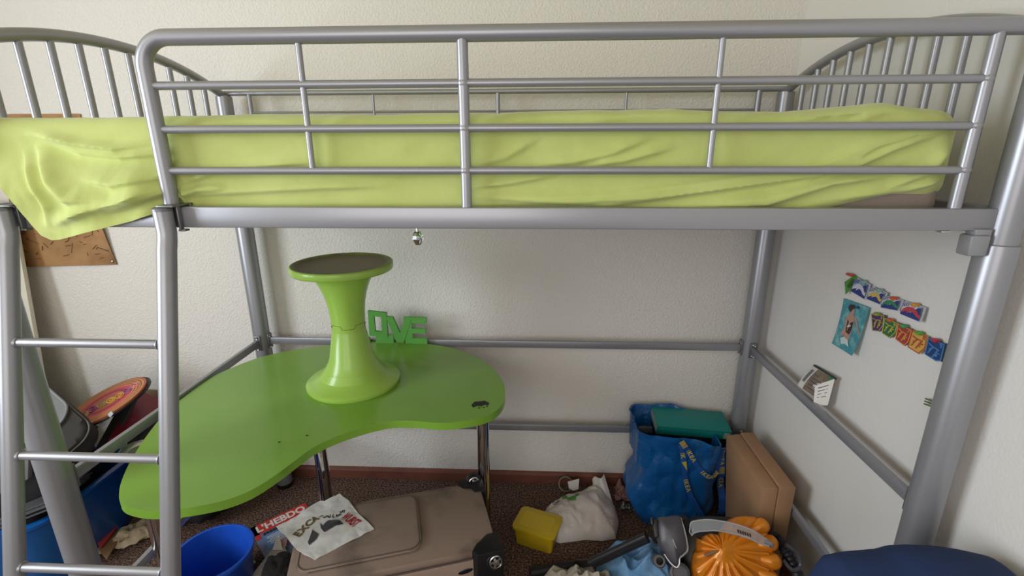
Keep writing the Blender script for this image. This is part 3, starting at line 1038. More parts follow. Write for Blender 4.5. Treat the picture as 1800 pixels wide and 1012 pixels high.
# ------------------------------------------------------------------ magazine, papers and black pouch at the suitcase's left end
MU = Vector((0.71, 0.704, 0)); MV = Vector((-0.704, 0.71, 0))
MO = Vector((0.013, -0.309, 0.034))
MM = frame_m(MO, MU, MV, Vector((0, 0, 1)))
mag = thing('magazine', MO + MU * 0.1 - MV * 0.13 - Vector((0, 0, 0.004)), "magazine with red L'HEBDO title on the carpet beside the suitcase", 'magazine')
bm = B(); box(bm, (0.11, -0.14, -0.002), (0.22, 0.28, 0.004), 0.0, M=MM)
fin('cover', bm, mat('magazine_cover', '#6f7fa2', 0.35, vary=('#3a3f58', 14, 0.45, 0.7)), mag, smooth=0)
bm = B(); box(bm, (0.11, -0.031, 0.0004), (0.22, 0.062, 0.0008), M=MM); box(bm, (0.010, -0.045, 0.0004), (0.020, 0.09, 0.0008), M=MM)
fin('title_band', bm, mat('title_red', '#c23a33', 0.35), mag, smooth=0)
text('title', "L'HEBDO", 0.052, MM @ Matrix.Translation((0.112, -0.032, 0.0012)), M_white, mag, extrude=0.0002, offset=0.0018, sx=0.93)
bm = B(); box(bm, (0.085, -0.125, 0.0004), (0.120, 0.080, 0.0008), M=MM)
fin('blue_panel', bm, mat('panel_blue', '#5f88c0', 0.35), mag, smooth=0)
bm = B()
for k in range(6):
    box(bm, (0.072 - 0.004 * (k % 2), -0.098 - 0.009 * k, 0.0011), (0.075 - 0.008 * (k % 3), 0.004, 0.0004), M=MM)
fin('text_lines', bm, M_white, mag, smooth=0)
bm = B()
for k in range(8):
    box(bm, (0.035 + 0.012 * k, -0.073, 0.0011), (0.009, 0.012, 0.0004), M=MM)
fin('subtitle', bm, M_ink, mag, smooth=0)
# paperback under the magazine
bm = B(); box(bm, (0.11, -0.155, -0.017), (0.20, 0.25, 0.026), 0.003, M=MM)
fin('paperback', bm, mat('book_plum', '#4a4256', 0.6), label='plum coloured book lying under the magazine', cat='book')
# papers
bm = B(); slab3(bm, [(0.165, -0.555, 0.060), (0.177, -0.438, 0.060), (0.220, -0.425, 0.060), (0.255, -0.458, 0.060), (0.325, -0.549, 0.060)], 0.002)
fin('paper_sheet', bm, mat('grey_paper', '#a9a29b', 0.6), smooth=0, label='large plain grey white paper sheet in front of the magazine', cat='paper', kind='thing')
bm = B(); slab3(bm, [(0.182, -0.441, 0.064), (0.164, -0.372, 0.064), (0.173, -0.372, 0.064), (0.221, -0.440, 0.064)], 0.001)
fin('paper_slip', bm, M_white, smooth=0, label='narrow white paper slip lying on the magazine', cat='paper')
bm = B(); slab3(bm, [(0.176, -0.383, 0.050), (0.200, -0.362, 0.050), (0.217, -0.409, 0.050), (0.210, -0.426, 0.050)], 0.001)
fin('pink_card', bm, mat('pink_card', '#c49395', 0.6), smooth=0, label='small pink card half under the black pouch', cat='card')
bm = B(); slab3(bm, [(0.072, -0.448, 0.020), (0.064, -0.399, 0.020), (0.124, -0.464, 0.020), (0.107, -0.470, 0.020)], 0.002)
fin('printed_card', bm, mat('cream_card', '#b8b39a', 0.6, vary=('#4f5a3c', 40, 0.5, 0.6)), smooth=0, label='cream printed card poking out beside the blue bucket', cat='card')


def blob(name, c, rad, m, seed, amp=0.15, fr=7, power=2.6, sub=5, M=None, **kw):
    """soft squashed body with folds: a superellipsoid with creases, flat underneath"""
    bm = B()
    bmesh.ops.create_icosphere(bm, subdivisions=sub, radius=1.0)
    R = M if M is not None else Matrix()
    for v in bm.verts:
        d = v.co.normalized()
        k = (abs(d.x) ** power + abs(d.y) ** power + abs(d.z) ** power) ** (-1 / power)
        n = crease(d.x * fr * 0.35 + seed, d.y * fr * 0.35, d.z * fr * 0.35)
        s = k * (1 + amp * (n - 0.45))
        p = Vector((d.x * s * rad[0], d.y * s * rad[1], d.z * s * rad[2]))
        v.co = Vector(c) + R @ p
    return bm


bm = blob('x', (0.315, -0.625, 0.10), (0.062, 0.085, 0.098), M_blackfab, 3, 0.14, 5, M=Matrix.Rotation(0.4, 4, 'Z'))
fin('black_pouch', bm, M_blackfab, smooth=60, label='crumpled black fabric pouch wedged at the left end of the suitcase', cat='pouch')

# ------------------------------------------------------------------ blue bucket
M_bluep = mat('blue_plastic', '#1f57c8', 0.38, 0, coat=0.1, vary=('#1b4db8', 6, 0.4, 0.7))
bk = thing('bucket', (0.062, -0.583, 0), 'round bright blue plastic bucket on the carpet right of the ladder', 'bucket')
Mb = Matrix.Translation((0.062, -0.583, 0.0)) @ Matrix.Diagonal((0.94, 0.94, 1, 1))
bm = B()
lathe(bm, [(0.0001, 0.0), (0.105, 0.0), (0.112, 0.006), (0.130, 0.178), (0.133, 0.180), (0.138, 0.179), (0.140, 0.184), (0.138, 0.191), (0.133, 0.193), (0.128, 0.191), (0.126, 0.180), (0.108, 0.010), (0.0001, 0.008)], seg=64, M=Mb)
fin('tub', bm, M_bluep, bk, smooth=50)

# ------------------------------------------------------------------ big blue tub with bags on the left
M_bluet = mat('translucent_blue_tub', '#124a9a', 0.30, 0, coat=0.2, vary=('#17609f', 3, 0.4, 0.7))
tub = thing('storage_tub', (-0.83, -0.38, 0), 'large blue plastic storage tub on the carpet at the far left', 'storage tub')
bm = B()
x0, x1, y0, y1 = -1.16, -0.515, -0.615, -0.17
levels = [(0.03, 0.0), (0.028, 0.004), (0.0, 0.27), (-0.006, 0.285), (-0.016, 0.288), (-0.017, 0.300), (-0.004, 0.303), (0.006, 0.300), (0.008, 0.285), (0.034, 0.014)]
rings = []
for ins, z in levels:
    wob = 0.006 if z > 0.2 else 0
    ring = []
    for i, p in enumerate(rrect(x0 + ins, y0 + ins, x1 - ins, y1 - ins, 0.085, 10)):
        ring.append(bm.verts.new((p[0], p[1], z + wob * math.sin(p[0] * 14 + p[1] * 9))))
    rings.append(ring)
for a, b in zip(rings, rings[1:]):
    n = len(a)
    for k in range(n):
        bm.faces.new((a[k], a[(k + 1) % n], b[(k + 1) % n], b[k]))
bm.faces.new(rings[0][::-1]); bm.faces.new(rings[-1])
fin('tub_body', bm, M_bluet, tub, smooth=50)

# big dark bag filling the tub
bm = blob('x', (-0.83, -0.39, 0.30), (0.26, 0.165, 0.245), M_blackfab, 11, 0.12, 7, 3.4)
fin('black_bag', bm, M_blackfab, smooth=60, label='bulky black fabric bag stuffed in the blue tub', cat='bag')
# charcoal laptop bag with pale grey flap on top
lb = thing('laptop_bag', (-0.55, -0.42, 0.42), 'charcoal grey satchel with a pale grey rounded flap, on top of the blue tub', 'bag')
ML = ortho((-0.60, -0.435, 0.585), (0.86, -0.35, -0.36), (0.25, 0.75, 0.6))
bm = B(); prism(bm, rrect(-0.20, -0.10, 0.20, 0.095, 0.06, 8), -0.05, 0.035, ML, 0.02, 4)
fin('satchel_body', bm, mat('dark_grey_canvas', '#34312e', 0.9, 0, bump=(400, 0.4, 0.001)), lb, smooth=50)
bm = B()
tube(bm, [ML @ Vector((p[0], p[1], 0.022)) for p in rrect(-0.196, -0.102, 0.203, 0.098, 0.06, 8)], 0.0028, 6, closed=True)
fin('piping', bm, mat('grey_piping', '#5f5f5c', 0.6), lb)
bm = B(); prism(bm, rrect(-0.20, -0.045, 0.098, 0.100, 0.065, 10), 0.034, 0.048, ML, 0.004, 2)
flap = fin('flap', bm, mat('pale_grey_flap', '#6b6d6e', 0.5, vary=('#727474', 20, 0.4, 0.7)), lb, smooth=50)
bm = B(); tube(bm, [ML @ Vector((p[0], p[1], 0.046)) for p in rrect(-0.20, -0.045, 0.098, 0.100, 0.065, 10)], 0.0035, 6, closed=True)
fin('flap_edge', bm, mat('flap_trim', '#85888a', 0.5), flap)
text('logo', 'Dk', 0.034, ML @ Matrix.Translation((0.020, 0.028, 0.0485)) @ Matrix.Rotation(0.25, 4, 'Z'), M_white, flap, extrude=0.0003)
# laptop sleeve leaning at the far left
bm = B(); slab3(bm, [[(-0.604, -0.560, 0.609)][0], [(-0.494, -0.560, 0.579)][0], [(-0.482, -0.600, 0.492)][0], [(-0.619, -0.600, 0.420)][0]], 0.018, 0.004)
fin('laptop_sleeve', bm, mat('grey_sleeve', '#5b5b5c', 0.6), smooth=40, label='flat grey laptop sleeve leaning on the black bag at the far left', cat='sleeve')
# magazines edges sticking out of the tub
bm = B()
for k in range(4):
    slab3(bm, [(-0.586, -0.560, 0.322), (-0.428, -0.560, 0.385), (-0.426, -0.560, 0.392), (-0.584, -0.560, 0.330)], 0.001) if False else None
M1 = ortho((-0.57, -0.52, 0.322), (0.92, 0.25, 0.30), (0, 1, 0))
for k in range(4):
    box(bm, (0, 0.02 * (k % 2), 0.0065 * k), (0.20, 0.18, 0.0042), 0.0008, M=M1)
fin('magazine_stack', bm, mat('paper_edges', '#4c4c50', 0.5), label='small stack of dark magazines on the rim of the blue tub', cat='magazines', kind='stuff')

# ------------------------------------------------------------------ pile between tub and desk
bm = blob('x', (-0.300, -0.150, 0.235), (0.170, 0.180, 0.235), M_blackfab, 21, 0.16, 7, 3.6)
fin('black_duffel', bm, M_blackfab, smooth=60, label='black duffel bag on the floor behind the desk, red book on top', cat='bag')
PC = Vector([(-0.502, -0.270, 0.583)][0])
camp = Vector((1.165, -1.883, 1.533))
dv = (PC - camp).normalized()
e1 = (Vector([(-0.402, -0.200, 0.642)][0]) - Vector([(-0.565, -0.340, 0.549)][0])).normalized()
e1 = (e1 - dv * e1.dot(dv)).normalized()
wv = e1.cross(dv); wv = wv if wv.z > 0 else -wv
mv = (dv * 0.95 + wv * 0.31).normalized()
nv_ = e1.cross(mv); nv_ = nv_ if nv_.z > 0 else -nv_
mv = nv_.cross(e1)
MP = frame_m(PC, e1, mv, nv_)


def disc_mat():
    m = bpy.data.materials.new('painted_rings'); m.use_nodes = True
    nt = m.node_tree; b = nt.nodes['Principled BSDF']; b.inputs['Roughness'].default_value = 0.5
    uv = nt.nodes.new('ShaderNodeUVMap')
    ln = nt.nodes.new('ShaderNodeVectorMath'); ln.operation = 'LENGTH'
    nt.links.new(uv.outputs[0], ln.inputs[0])
    r = nt.nodes.new('ShaderNodeValToRGB')
    cr_ = r.color_ramp
    cr_.interpolation = 'CONSTANT'
    cols = [(0, '#a85a55'), (0.30, '#b8634e'), (0.42, '#8f2f45'), (0.52, '#c2405a'), (0.66, '#d8a25a'), (0.69, '#a83a4a'), (0.75, '#d9a45c'), (0.78, '#8a3a33'), (0.82, '#b98a4a'), (0.86, '#8a4a33'), (0.90, '#c99a5a'), (0.93, '#a3553d')]
    cr_.elements[0].position = 0; cr_.elements[0].color = srgb(cols[0][1])
    cr_.elements[1].position = cols[1][0]; cr_.elements[1].color = srgb(cols[1][1])
    for p, c_ in cols[2:]:
        e = cr_.elements.new(p); e.color = srgb(c_)
    nt.links.new(ln.outputs['Value'], r.inputs['Fac']); nt.links.new(r.outputs['Color'], b.inputs['Base Color'])
    return m


PR = 0.145
disc = thing('painted_disc', PC - nv_ * 0.02, 'round disc painted with red and gold rings, tilted on the pile at the left', 'decorative disc')
bm = B()
lathe(bm, [(0.0001, 0.0), (PR * 0.5, 0.0), (PR, 0.0005), (PR, -0.006), (0.0001, -0.006)], seg=72, M=MP)
uvl = bm.loops.layers.uv.new('UVMap')
Mi = MP.inverted()
for f in bm.faces:
    for l in f.loops:
        q = Mi @ l.vert.co
        l[uvl].uv = (q.x / PR, q.y / PR)
fin('painted_face', bm, disc_mat(), disc, smooth=30)
bm = B()
lathe(bm, [(0.0001, -0.007), (PR * 1.02, -0.007), (PR * 1.03, -0.010), (PR * 1.02, -0.014), (0.0001, -0.014)], seg=64, M=MP @ Matrix.Translation((0.008, 0, 0)))
fin('black_rim', bm, M_black, disc)
cols = ['#d8b45a', '#cbb06a', '#8d3f86', '#a8a05a', '#e0b84a', '#d8a24a', '#a0668c', '#cf8a8a']
for k in range(8):
    a = k
    lx = -0.105 + 0.030 * k
    ly = -0.012 + 0.012 * math.sin(k * 0.9)
    bm = B()
    for rr_, dx in ((0.014, 0), (0.006, 0.002)):
        tube(bm, [MP @ Vector((lx + dx + rr_ * math.cos(t), ly + 1.9 * rr_ * math.sin(t), 0.0012)) for t in [2 * math.pi * i / 16 for i in range(16)]], 0.0022, 6, closed=True)
    fin('painted_swirl', bm, mat('swirl_paint_' + 'abcdefgh'[k], cols[k], 0.5), disc)
# charcoal folder, red book with blue panel, beige paper
F = [[(-0.526, -0.120, 0.557)][0], [(-0.482, -0.120, 0.552)][0], [(-0.443, -0.360, 0.406)][0], [(-0.507, -0.360, 0.404)][0]]
bm = B(); slab3(bm, F, 0.02, 0.003)
fin('charcoal_folder', bm, M_greyfab, smooth=40, label='narrow charcoal folder between the painted disc and the red book', cat='folder')
F = [[(-0.540, -0.080, 0.519)][0], [(-0.427, -0.080, 0.460)][0], [(-0.389, -0.340, 0.456)][0], [(-0.462, -0.340, 0.454)][0]]
rb = thing('red_book', (F[0][0] * .5 + F[2][0] * .5, F[0][1] * .5 + F[2][1] * .5, min(p[2] for p in F) - 0.015), 'dark red book with a blue panel leaning behind the left bed rail', 'book')
bm = B(); slab3(bm, F, 0.018, 0.002)
fin('cover', bm, mat('dark_red_cover', '#7e1c2b', 0.5), rb, smooth=40)
nF = (Vector(F[1]) - Vector(F[0])).cross(Vector(F[3]) - Vector(F[0])).normalized()


def onF(s, t):
    a = Vector(F[0]).lerp(Vector(F[1]), s); b = Vector(F[3]).lerp(Vector(F[2]), s)
    return a.lerp(b, t) + nF * 0.0015


bm = B(); slab3(bm, [onF(0.05, 0.2), onF(0.50, 0.2), onF(0.50, 0.9), onF(0.05, 0.9)], 0.001)
fin('blue_panel', bm, mat('slate_blue', '#34587a', 0.5), rb, smooth=0)
F = [(-0.574, -0.030, 0.513), (-0.435, -0.030, 0.505), (-0.447, -0.030, 0.448), (-0.488, -0.030, 0.453), (-0.541, -0.030, 0.474)]
bm = B(); slab3(bm, F, 0.004)
fin('beige_paper', bm, mat('beige_paper', '#b59c84', 0.7), smooth=0, label='beige paper edge showing above the red book', cat='paper')
F = [(-0.478, -0.370, 0.545), (-0.445, -0.370, 0.577), (-0.437, -0.370, 0.558), (-0.386, -0.370, 0.605), (-0.379, -0.370, 0.595), (-0.428, -0.370, 0.541), (-0.447, -0.370, 0.551)]
bm = B(); slab3(bm, F, 0.003)
fin('white_card', bm, mat('white_card', '#c9c9cf', 0.5), smooth=0, label='white card sticking out under the painted disc', cat='card')


def crumple(name, c, r, h, seed, m, label, cat, fr=18, squash=(1, 1), rot=0.0, n=26):
    """crumpled sheet: irregular outline with sharp folds"""
    bm = B()
    def f(u, v):
        x, y = (u - 0.5) * 2, (v - 0.5) * 2
        e = 1 + 0.25 * fbm(x * 1.5 + seed, y * 1.5, seed)
        px, py = x * r * squash[0] * e, y * r * squash[1] * e
        ca, sa = math.cos(rot), math.sin(rot)
        z = 0.006 + h * crease(px * fr + seed, py * fr, seed) * (1.2 - 0.6 * (x * x + y * y) ** 0.5)
        return (c[0] + px * ca - py * sa, c[1] + px * sa + py * ca, c[2] + max(0.003, z))
    sheet_grid(bm, f, n, n, 0.002)
    return fin(name, bm, m, smooth=30, label=label, cat=cat)


M_beige = mat('beige_wrapping', '#b7a78c', 0.6)
crumple('crumpled_paper', (-0.47, -0.34, 0.005), 0.085, 0.045, 5, M_beige, 'crumpled beige paper on the carpet left of the desk leg', 'paper', fr=14, squash=(1.3, 0.7), rot=0.6)
crumple('crumpled_wrapper', (-0.12, -0.20, 0.47), 0.10, 0.05, 15, mat('tan_wrapper', '#8d7b66', 0.6), 'tan crumpled wrapper on the black duffel bag beside the desk edge', 'wrapper', fr=14, squash=(1, 1.2), rot=0.3)
bm = B(); F = [(-0.577, -0.393, 0.030), (-0.580, -0.308, 0.030), (-0.554, -0.304, 0.030), (-0.536, -0.332, 0.030), (-0.513, -0.433, 0.030)]; slab3(bm, F, 0.012, 0.002)
fin('red_notebook', bm, mat('notebook_red', '#a33a33', 0.6), smooth=40, label='thin red notebook on the carpet against the blue tub', cat='notebook')
bm = B(); F = [(-0.537, -0.424, 0.020), (-0.545, -0.352, 0.020), (-0.498, -0.362, 0.020), (-0.455, -0.475, 0.020)]; slab3(bm, F, 0.006, 0.001)
fin('kraft_envelope', bm, mat('kraft_paper', '#8a6a4e', 0.7), smooth=40, label='brown kraft envelope on the carpet in front of the red notebook', cat='envelope')

# leaning white board and orange wooden board by the back wall
F = [(-1.42, 0.035, 1.34), (-0.978, 0.035, 1.32), (-0.965, -0.120, 0.0), (-1.42, -0.120, 0.0)]
bm = B(); slab3(bm, F, 0.018, 0.002)
fin('white_board', bm, mat('white_laminate', '#cfcabb', 0.5), smooth=40, label='tall white board leaning on the back wall behind the ladder', cat='board')
P0 = [(-1.011, -0.130, 0.771)][0]
bm = B(); F = [(-1.22, -0.135, P0[2]), (P0[0], -0.135, P0[2]), (P0[0] - 0.10, -0.160, 0.0), (-1.30, -0.160, 0.0)]; slab3(bm, F, 0.012, 0.002)
fin('wooden_board', bm, mat('orange_pine', '#b9743a', 0.5, vary=('#9c5c2a', 8, 0.4, 0.6)), smooth=40, label='orange stained wooden board at the far left edge behind the tub', cat='board')

# ------------------------------------------------------------------ poster on the back wall
def poster_f(u, v):
    T0, T1 = Vector((-0.985, 0.071, 1.668)), Vector((-0.640, 0.071, 1.668))
    B0, B1 = Vector((-1.08, 0.071, 1.040)), Vector((-0.636, 0.071, 1.052))
    p = T0.lerp(T1, u).lerp(B0.lerp(B1, u), v)
    if u > 0.0:
        p.x -= 0.020 * u * math.sin(v * math.pi) * 1.0
    p.y -= 0.018 * math.sin(v * math.pi) * u ** 3 + 0.004 * math.sin(u * 6) ** 2 + 0.010 * (1 - u) * v
    return p


bm = B(); sheet_grid(bm, poster_f, 30, 30, 0.0006)
po = fin('parchment_poster', bm, mat('old_parchment', '#a67d52', 0.7, vary=('#7a5430', 7, 0.42, 0.72)), label='brown parchment poster pinned on the back wall behind the ladder', cat='poster')
bm = B()
random.seed(9)
for k in range(70):
    u, v = random.uniform(0.08, 0.95), random.uniform(0.62, 0.96)
    a = random.uniform(0, 3.1); L = random.uniform(0.006, 0.022)
    p = poster_f(u, v); q = Vector((math.cos(a) * L, 0, math.sin(a) * L)); n_ = Vector((-math.sin(a), 0, math.cos(a))) * random.uniform(0.0008, 0.0022)
    off = Vector((0, -0.0022, 0))
    bm.faces.new([bm.verts.new(p + off + w) for w in (-q - n_, q - n_, q + n_, -q + n_)])
fin('ink_marks', bm, mat('faded_ink', '#5f4322', 0.7), po, smooth=0, kind='stuff')
bm = B(); bmesh.ops.create_uvsphere(bm, u_segments=12, v_segments=8, radius=0.006, matrix=Matrix.Translation(poster_f(0.97, 0.975) + Vector((0, -0.003, 0))) @ Matrix.Diagonal((1, 0.5, 1, 1)))
fin('drawing_pin', bm, M_bolt, po)

# ------------------------------------------------------------------ right hand wall: swimming badges, photo, leaflet
def wall_quad(name, yz, off, m, parent=None, curl=0.0, **kw):
    """flat piece on the right wall: corners as (y, z); off = distance from the wall"""
    Y = [p[0] for p in yz]; Z = [p[1] for p in yz]
    def f(u, v):
        a = Vector((0, yz[0][0], yz[0][1])).lerp(Vector((0, yz[1][0], yz[1][1])), u)
        b = Vector((0, yz[3][0], yz[3][1])).lerp(Vector((0, yz[2][0], yz[2][1])), u)
        p = a.lerp(b, v)
        p.x = XR - off - curl * (v ** 2) - 0.3 * curl * (u ** 2)
        return p
    bm = B(); sheet_grid(bm, f, 10, 10, 0.0008)
    return fin(name, bm, m, parent, **kw)


def poly_wall(name, pts, off, m, parent):
    bm = B(); bm.faces.new([bm.verts.new((XR - off, p[0], p[1])) for p in pts])
    return fin(name, bm, m, parent, smooth=0)


M_badgewhite = mat('badge_white', '#b9bcc6', 0.6)
M_navy = mat('badge_navy', '#2c3a7c', 0.6)
M_sky = mat('badge_sky', '#7d98b8', 0.6)
DOL = [(0.08, 0.20), (0.16, 0.50), (0.34, 0.74), (0.56, 0.80), (0.78, 0.66), (0.90, 0.42), (0.97, 0.50), (0.95, 0.22), (0.80, 0.28), (0.66, 0.46), (0.52, 0.50), (0.46, 0.40), (0.34, 0.28), (0.38, 0.44), (0.24, 0.36)]
SEA = [(0.05, 0.06), (0.05, 0.14), (0.25, 0.26), (0.42, 0.22), (0.60, 0.40), (0.74, 0.26), (0.95, 0.20), (0.95, 0.06)]


def bilin(q, s, t):
    a = Vector((0, *q[0])).lerp(Vector((0, *q[1])), s); b = Vector((0, *q[3])).lerp(Vector((0, *q[2])), s)
    p = b.lerp(a, t)
    return (p.y, p.z)


top_badges = [
    ('white', '#c6c6d4', [(2.125, -0.473, 1.164), (2.125, -0.536, 1.161), (2.125, -0.536, 1.114), (2.125, -0.466, 1.120)], 'swimming badge with a white dolphin, second in the upper row on the right wall'),
    ('yellow', '#c9ab5c', [(2.125, -0.541, 1.157), (2.125, -0.606, 1.157), (2.125, -0.598, 1.120), (2.125, -0.539, 1.118)], 'swimming badge with a yellow dolphin in the upper row on the right wall'),
    ('green', '#3a8052', [(2.125, -0.594, 1.147), (2.125, -0.664, 1.155), (2.125, -0.663, 1.125), (2.125, -0.598, 1.112)], 'swimming badge with a green dolphin in the upper row on the right wall'),
    ('red', '#b5404a', [(2.125, -0.666, 1.154), (2.125, -0.736, 1.160), (2.125, -0.738, 1.121), (2.125, -0.667, 1.119)], 'swimming badge with a red dolphin, last in the upper row on the right wall'),
]
GR = 'swimming badges pinned on the right wall'
clipc = {'white': '#7fa29a', 'yellow': '#7fa29a', 'green': '#c4502f', 'red': '#c98a3c'}
for nm, colr, q3, lab in top_badges:
    q = [(p[1], p[2]) for p in q3]
    bd = wall_quad('swimming_badge', q, 0.008, M_badgewhite, curl=0.006, label=lab, cat='badge', group=GR)
    inn = [bilin(q, 0.06, 0.94), bilin(q, 0.94, 0.94), bilin(q, 0.94, 0.06), bilin(q, 0.06, 0.06)]
    poly_wall('blue_ground', inn, 0.017, M_sky if nm in ('white',) else M_badgewhite, bd)
    poly_wall('sea', [bilin(q, s, t) for s, t in [(0.06, 0.06), (0.06, 0.30), (0.30, 0.42), (0.50, 0.40), (0.66, 0.62), (0.80, 0.86), (0.94, 0.90), (0.94, 0.06)]], 0.0176, M_navy, bd)
    poly_wall('dolphin', [bilin(q, s, t) for s, t in DOL], 0.0182, mat('dolphin_' + nm, colr, 0.6), bd)
    bm = B()
    for k in range(4):
        s = 0.12 + 0.08 * k
        pl = [bilin(q, s, 0.66 + 0.05 * k), bilin(q, s + 0.025, 0.66 + 0.05 * k), bilin(q, s + 0.025, 0.92), bilin(q, s, 0.92)]
        bm.faces.new([bm.verts.new((XR - 0.0188, a, b)) for a, b in pl])
    fin('stripes', bm, M_navy, bd, smooth=0)
    cx = bilin(q, 0.6, 0.98)
    bm = B(); box(bm, (XR - 0.014, cx[0], cx[1]), (0.014, 0.014, 0.010), 0.003)
    fin('clip', bm, mat('clip_' + nm, clipc[nm], 0.4), bd)
# folded green badge, first in the row
q = [(p[1], p[2]) for p in [(2.115, -0.456, 1.169), (2.115, -0.480, 1.159), (2.115, -0.449, 1.104), (2.115, -0.430, 1.139)]]
bd = wall_quad('swimming_badge', q, 0.006, mat('badge_green', '#4f8a3a', 0.6), curl=0.008, label='folded green swimming badge, first in the upper row on the right wall', cat='badge', group=GR)
poly_wall('dark_fold', [bilin(q, 0.5, 0.9), bilin(q, 0.95, 0.85), bilin(q, 0.8, 0.3), bilin(q, 0.55, 0.3)], 0.0165, mat('badge_dark_green', '#2f5a2c', 0.6), bd)
bm = B(); box(bm, (XR - 0.014, -0.446, 1.166), (0.012, 0.022, 0.008), 0.003)
fin('clip', bm, mat('clip_red', '#c0503f', 0.4), bd)

low_badges = [
    ('purple', '#4a2f6e', '#a8983e', '5', [(2.125, -0.564, 1.084), (2.125, -0.614, 1.097), (2.125, -0.618, 1.069), (2.125, -0.607, 1.047), (2.125, -0.582, 1.040)], 'purple swimming badge with number 5, first in the lower row on the right wall', '#8a9a3c'),
    ('dark_green', '#2f6b46', '#aba94a', '6', [(2.125, -0.616, 1.091), (2.125, -0.665, 1.093), (2.125, -0.665, 1.066), (2.125, -0.649, 1.045), (2.125, -0.618, 1.047)], 'dark green swimming badge in the lower row on the right wall', '#c4603f'),
    ('crimson', '#a03a3e', '#cf8f4a', '7', [(2.125, -0.665, 1.094), (2.125, -0.714, 1.093), (2.125, -0.712, 1.060), (2.125, -0.702, 1.045), (2.125, -0.668, 1.050)], 'crimson swimming badge in the lower row on the right wall', '#3f9a5a'),
    ('orange', '#d0a050', '#b0583c', '8', [(2.125, -0.715, 1.093), (2.125, -0.763, 1.095), (2.125, -0.764, 1.064), (2.125, -0.750, 1.044), (2.125, -0.713, 1.046)], 'orange swimming badge in the lower row on the right wall', '#5aa03c'),
    ('dark_blue', '#24406e', '#4f80be', '9', [(2.125, -0.765, 1.094), (2.125, -0.814, 1.097), (2.125, -0.815, 1.056), (2.125, -0.802, 1.049), (2.125, -0.766, 1.051)], 'dark blue swimming badge, last in the lower row beside the front bed post', '#b0304a'),
]
for nm, c1, c2, num, q3, lab, cc in low_badges:
    pts = [(p[1], p[2]) for p in q3]
    cy, cz = sum(p[0] for p in pts) / 5, sum(p[1] for p in pts) / 5
    bm = B()
    a = [bm.verts.new((XR - 0.012, p[0], p[1])) for p in pts]; b = [bm.verts.new((XR - 0.009, p[0], p[1])) for p in pts]
    bm.faces.new(a); bm.faces.new(b[::-1])
    for i in range(5):
        bm.faces.new((a[i], b[i], b[(i + 1) % 5], a[(i + 1) % 5]))
    bd = fin('swimming_badge', bm, mat('badge_' + nm, c1, 0.6), smooth=0, label=lab, cat='badge', group=GR)
    mm = mat('trim_' + nm, c2, 0.6)
    bm = B()
    tube(bm, [(XR - 0.0122, cy + (p[0] - cy) * 0.93, cz + (p[1] - cz) * 0.93) for p in pts], 0.0016, 5, closed=True)
    fin('border', bm, mm, bd)
    qd = [pts[0], pts[1], pts[2], pts[4]]
    bm = B()
    for s0, t0, s1, t1 in ((0.15, 0.72, 0.5, 0.55), (0.45, 0.62, 0.2, 0.15), (0.5, 0.6, 0.8, 0.5), (0.75, 0.58, 0.5, 0.0), (0.62, 0.35, 0.85, 0.3)):
        p0 = bilin(qd, s0, t0); p1 = bilin(qd, s1, t1)
        tube(bm, [(XR - 0.0130, p0[0], p0[1]), (XR - 0.0130, p1[0], p1[1])], 0.0017, 5)
    for s0, t0 in ((0.28, 0.40), (0.66, 0.18)):
        p0 = bilin(qd, s0, t0)
        bmesh.ops.create_uvsphere(bm, u_segments=8, v_segments=6, radius=0.0035, matrix=Matrix.Translation((XR - 0.0128, *p0)) @ Matrix.Diagonal((0.4, 1, 1, 1)))
    fin('swimmer_lines', bm, mm, bd)
    pn = bilin(qd, 0.82, 0.80)
    text('number', num, 0.016, frame_m((XR - 0.0128, *pn), (0, -1, 0), (0, 0, 1), (-1, 0, 0)), mm, bd, extrude=0.0003, offset=0.0004)
    pc = bilin(qd, 0.5, 1.02)
    bm = B(); box(bm, (XR - 0.014, pc[0], pc[1]), (0.014, 0.014, 0.009), 0.003)
    fin('clip', bm, mat('clip_for_' + nm, cc, 0.4), bd)
# one more small thing half behind the post
bm = B(); box(bm, (XR - 0.006, -0.822, 1.075), (0.010, 0.020, 0.045), 0.002)
fin('badge_holder', bm, mat('holder_green', '#2f4a3a', 0.5), label='dark green badge edge just showing beside the front right bed post', cat='badge')
bm = B()
for k in range(3):
    tube(bm, [(XR - 0.012, -0.800, 0.950 - 0.007 * k), (XR - 0.012, -0.826, 0.956 - 0.007 * k)], 0.0018, 6)
box(bm, (XR - 0.006, -0.826, 0.949), (0.010, 0.012, 0.024), 0.001)
fin('green_clip', bm, mat('clip_olive', '#5a6a3c', 0.5), label='small green clip on the wall beside the front right post', cat='clip')

# photo of a swimmer
q = [(p[1], p[2]) for p in [(2.125, -0.427, 1.086), (2.125, -0.548, 1.096), (2.125, -0.543, 0.945), (2.125, -0.437, 0.940)]]
photo = wall_quad('swimmer_photo', q, 0.004, mat('pool_water_print', '#3f8f9e', 0.4, vary=('#86b8b8', 45, 0.45, 0.7)), curl=0.016, label='turquoise photo of a swimmer in a black swimsuit on the right wall', cat='photo')


def ph(pts, m, name, off):
    bm = B()
    vs = []
    for s, t in pts:
        p = bilin(q, s, t)
        vs.append(bm.verts.new((XR - 0.004 - off - 0.016 * ((1 - t) ** 2 + 0.3 * s * s), p[0], p[1])))
    f_ = bm.faces.new(vs)
    bmesh.ops.triangulate(bm, faces=[f_])
    fin(name, bm, m, photo, smooth=0)


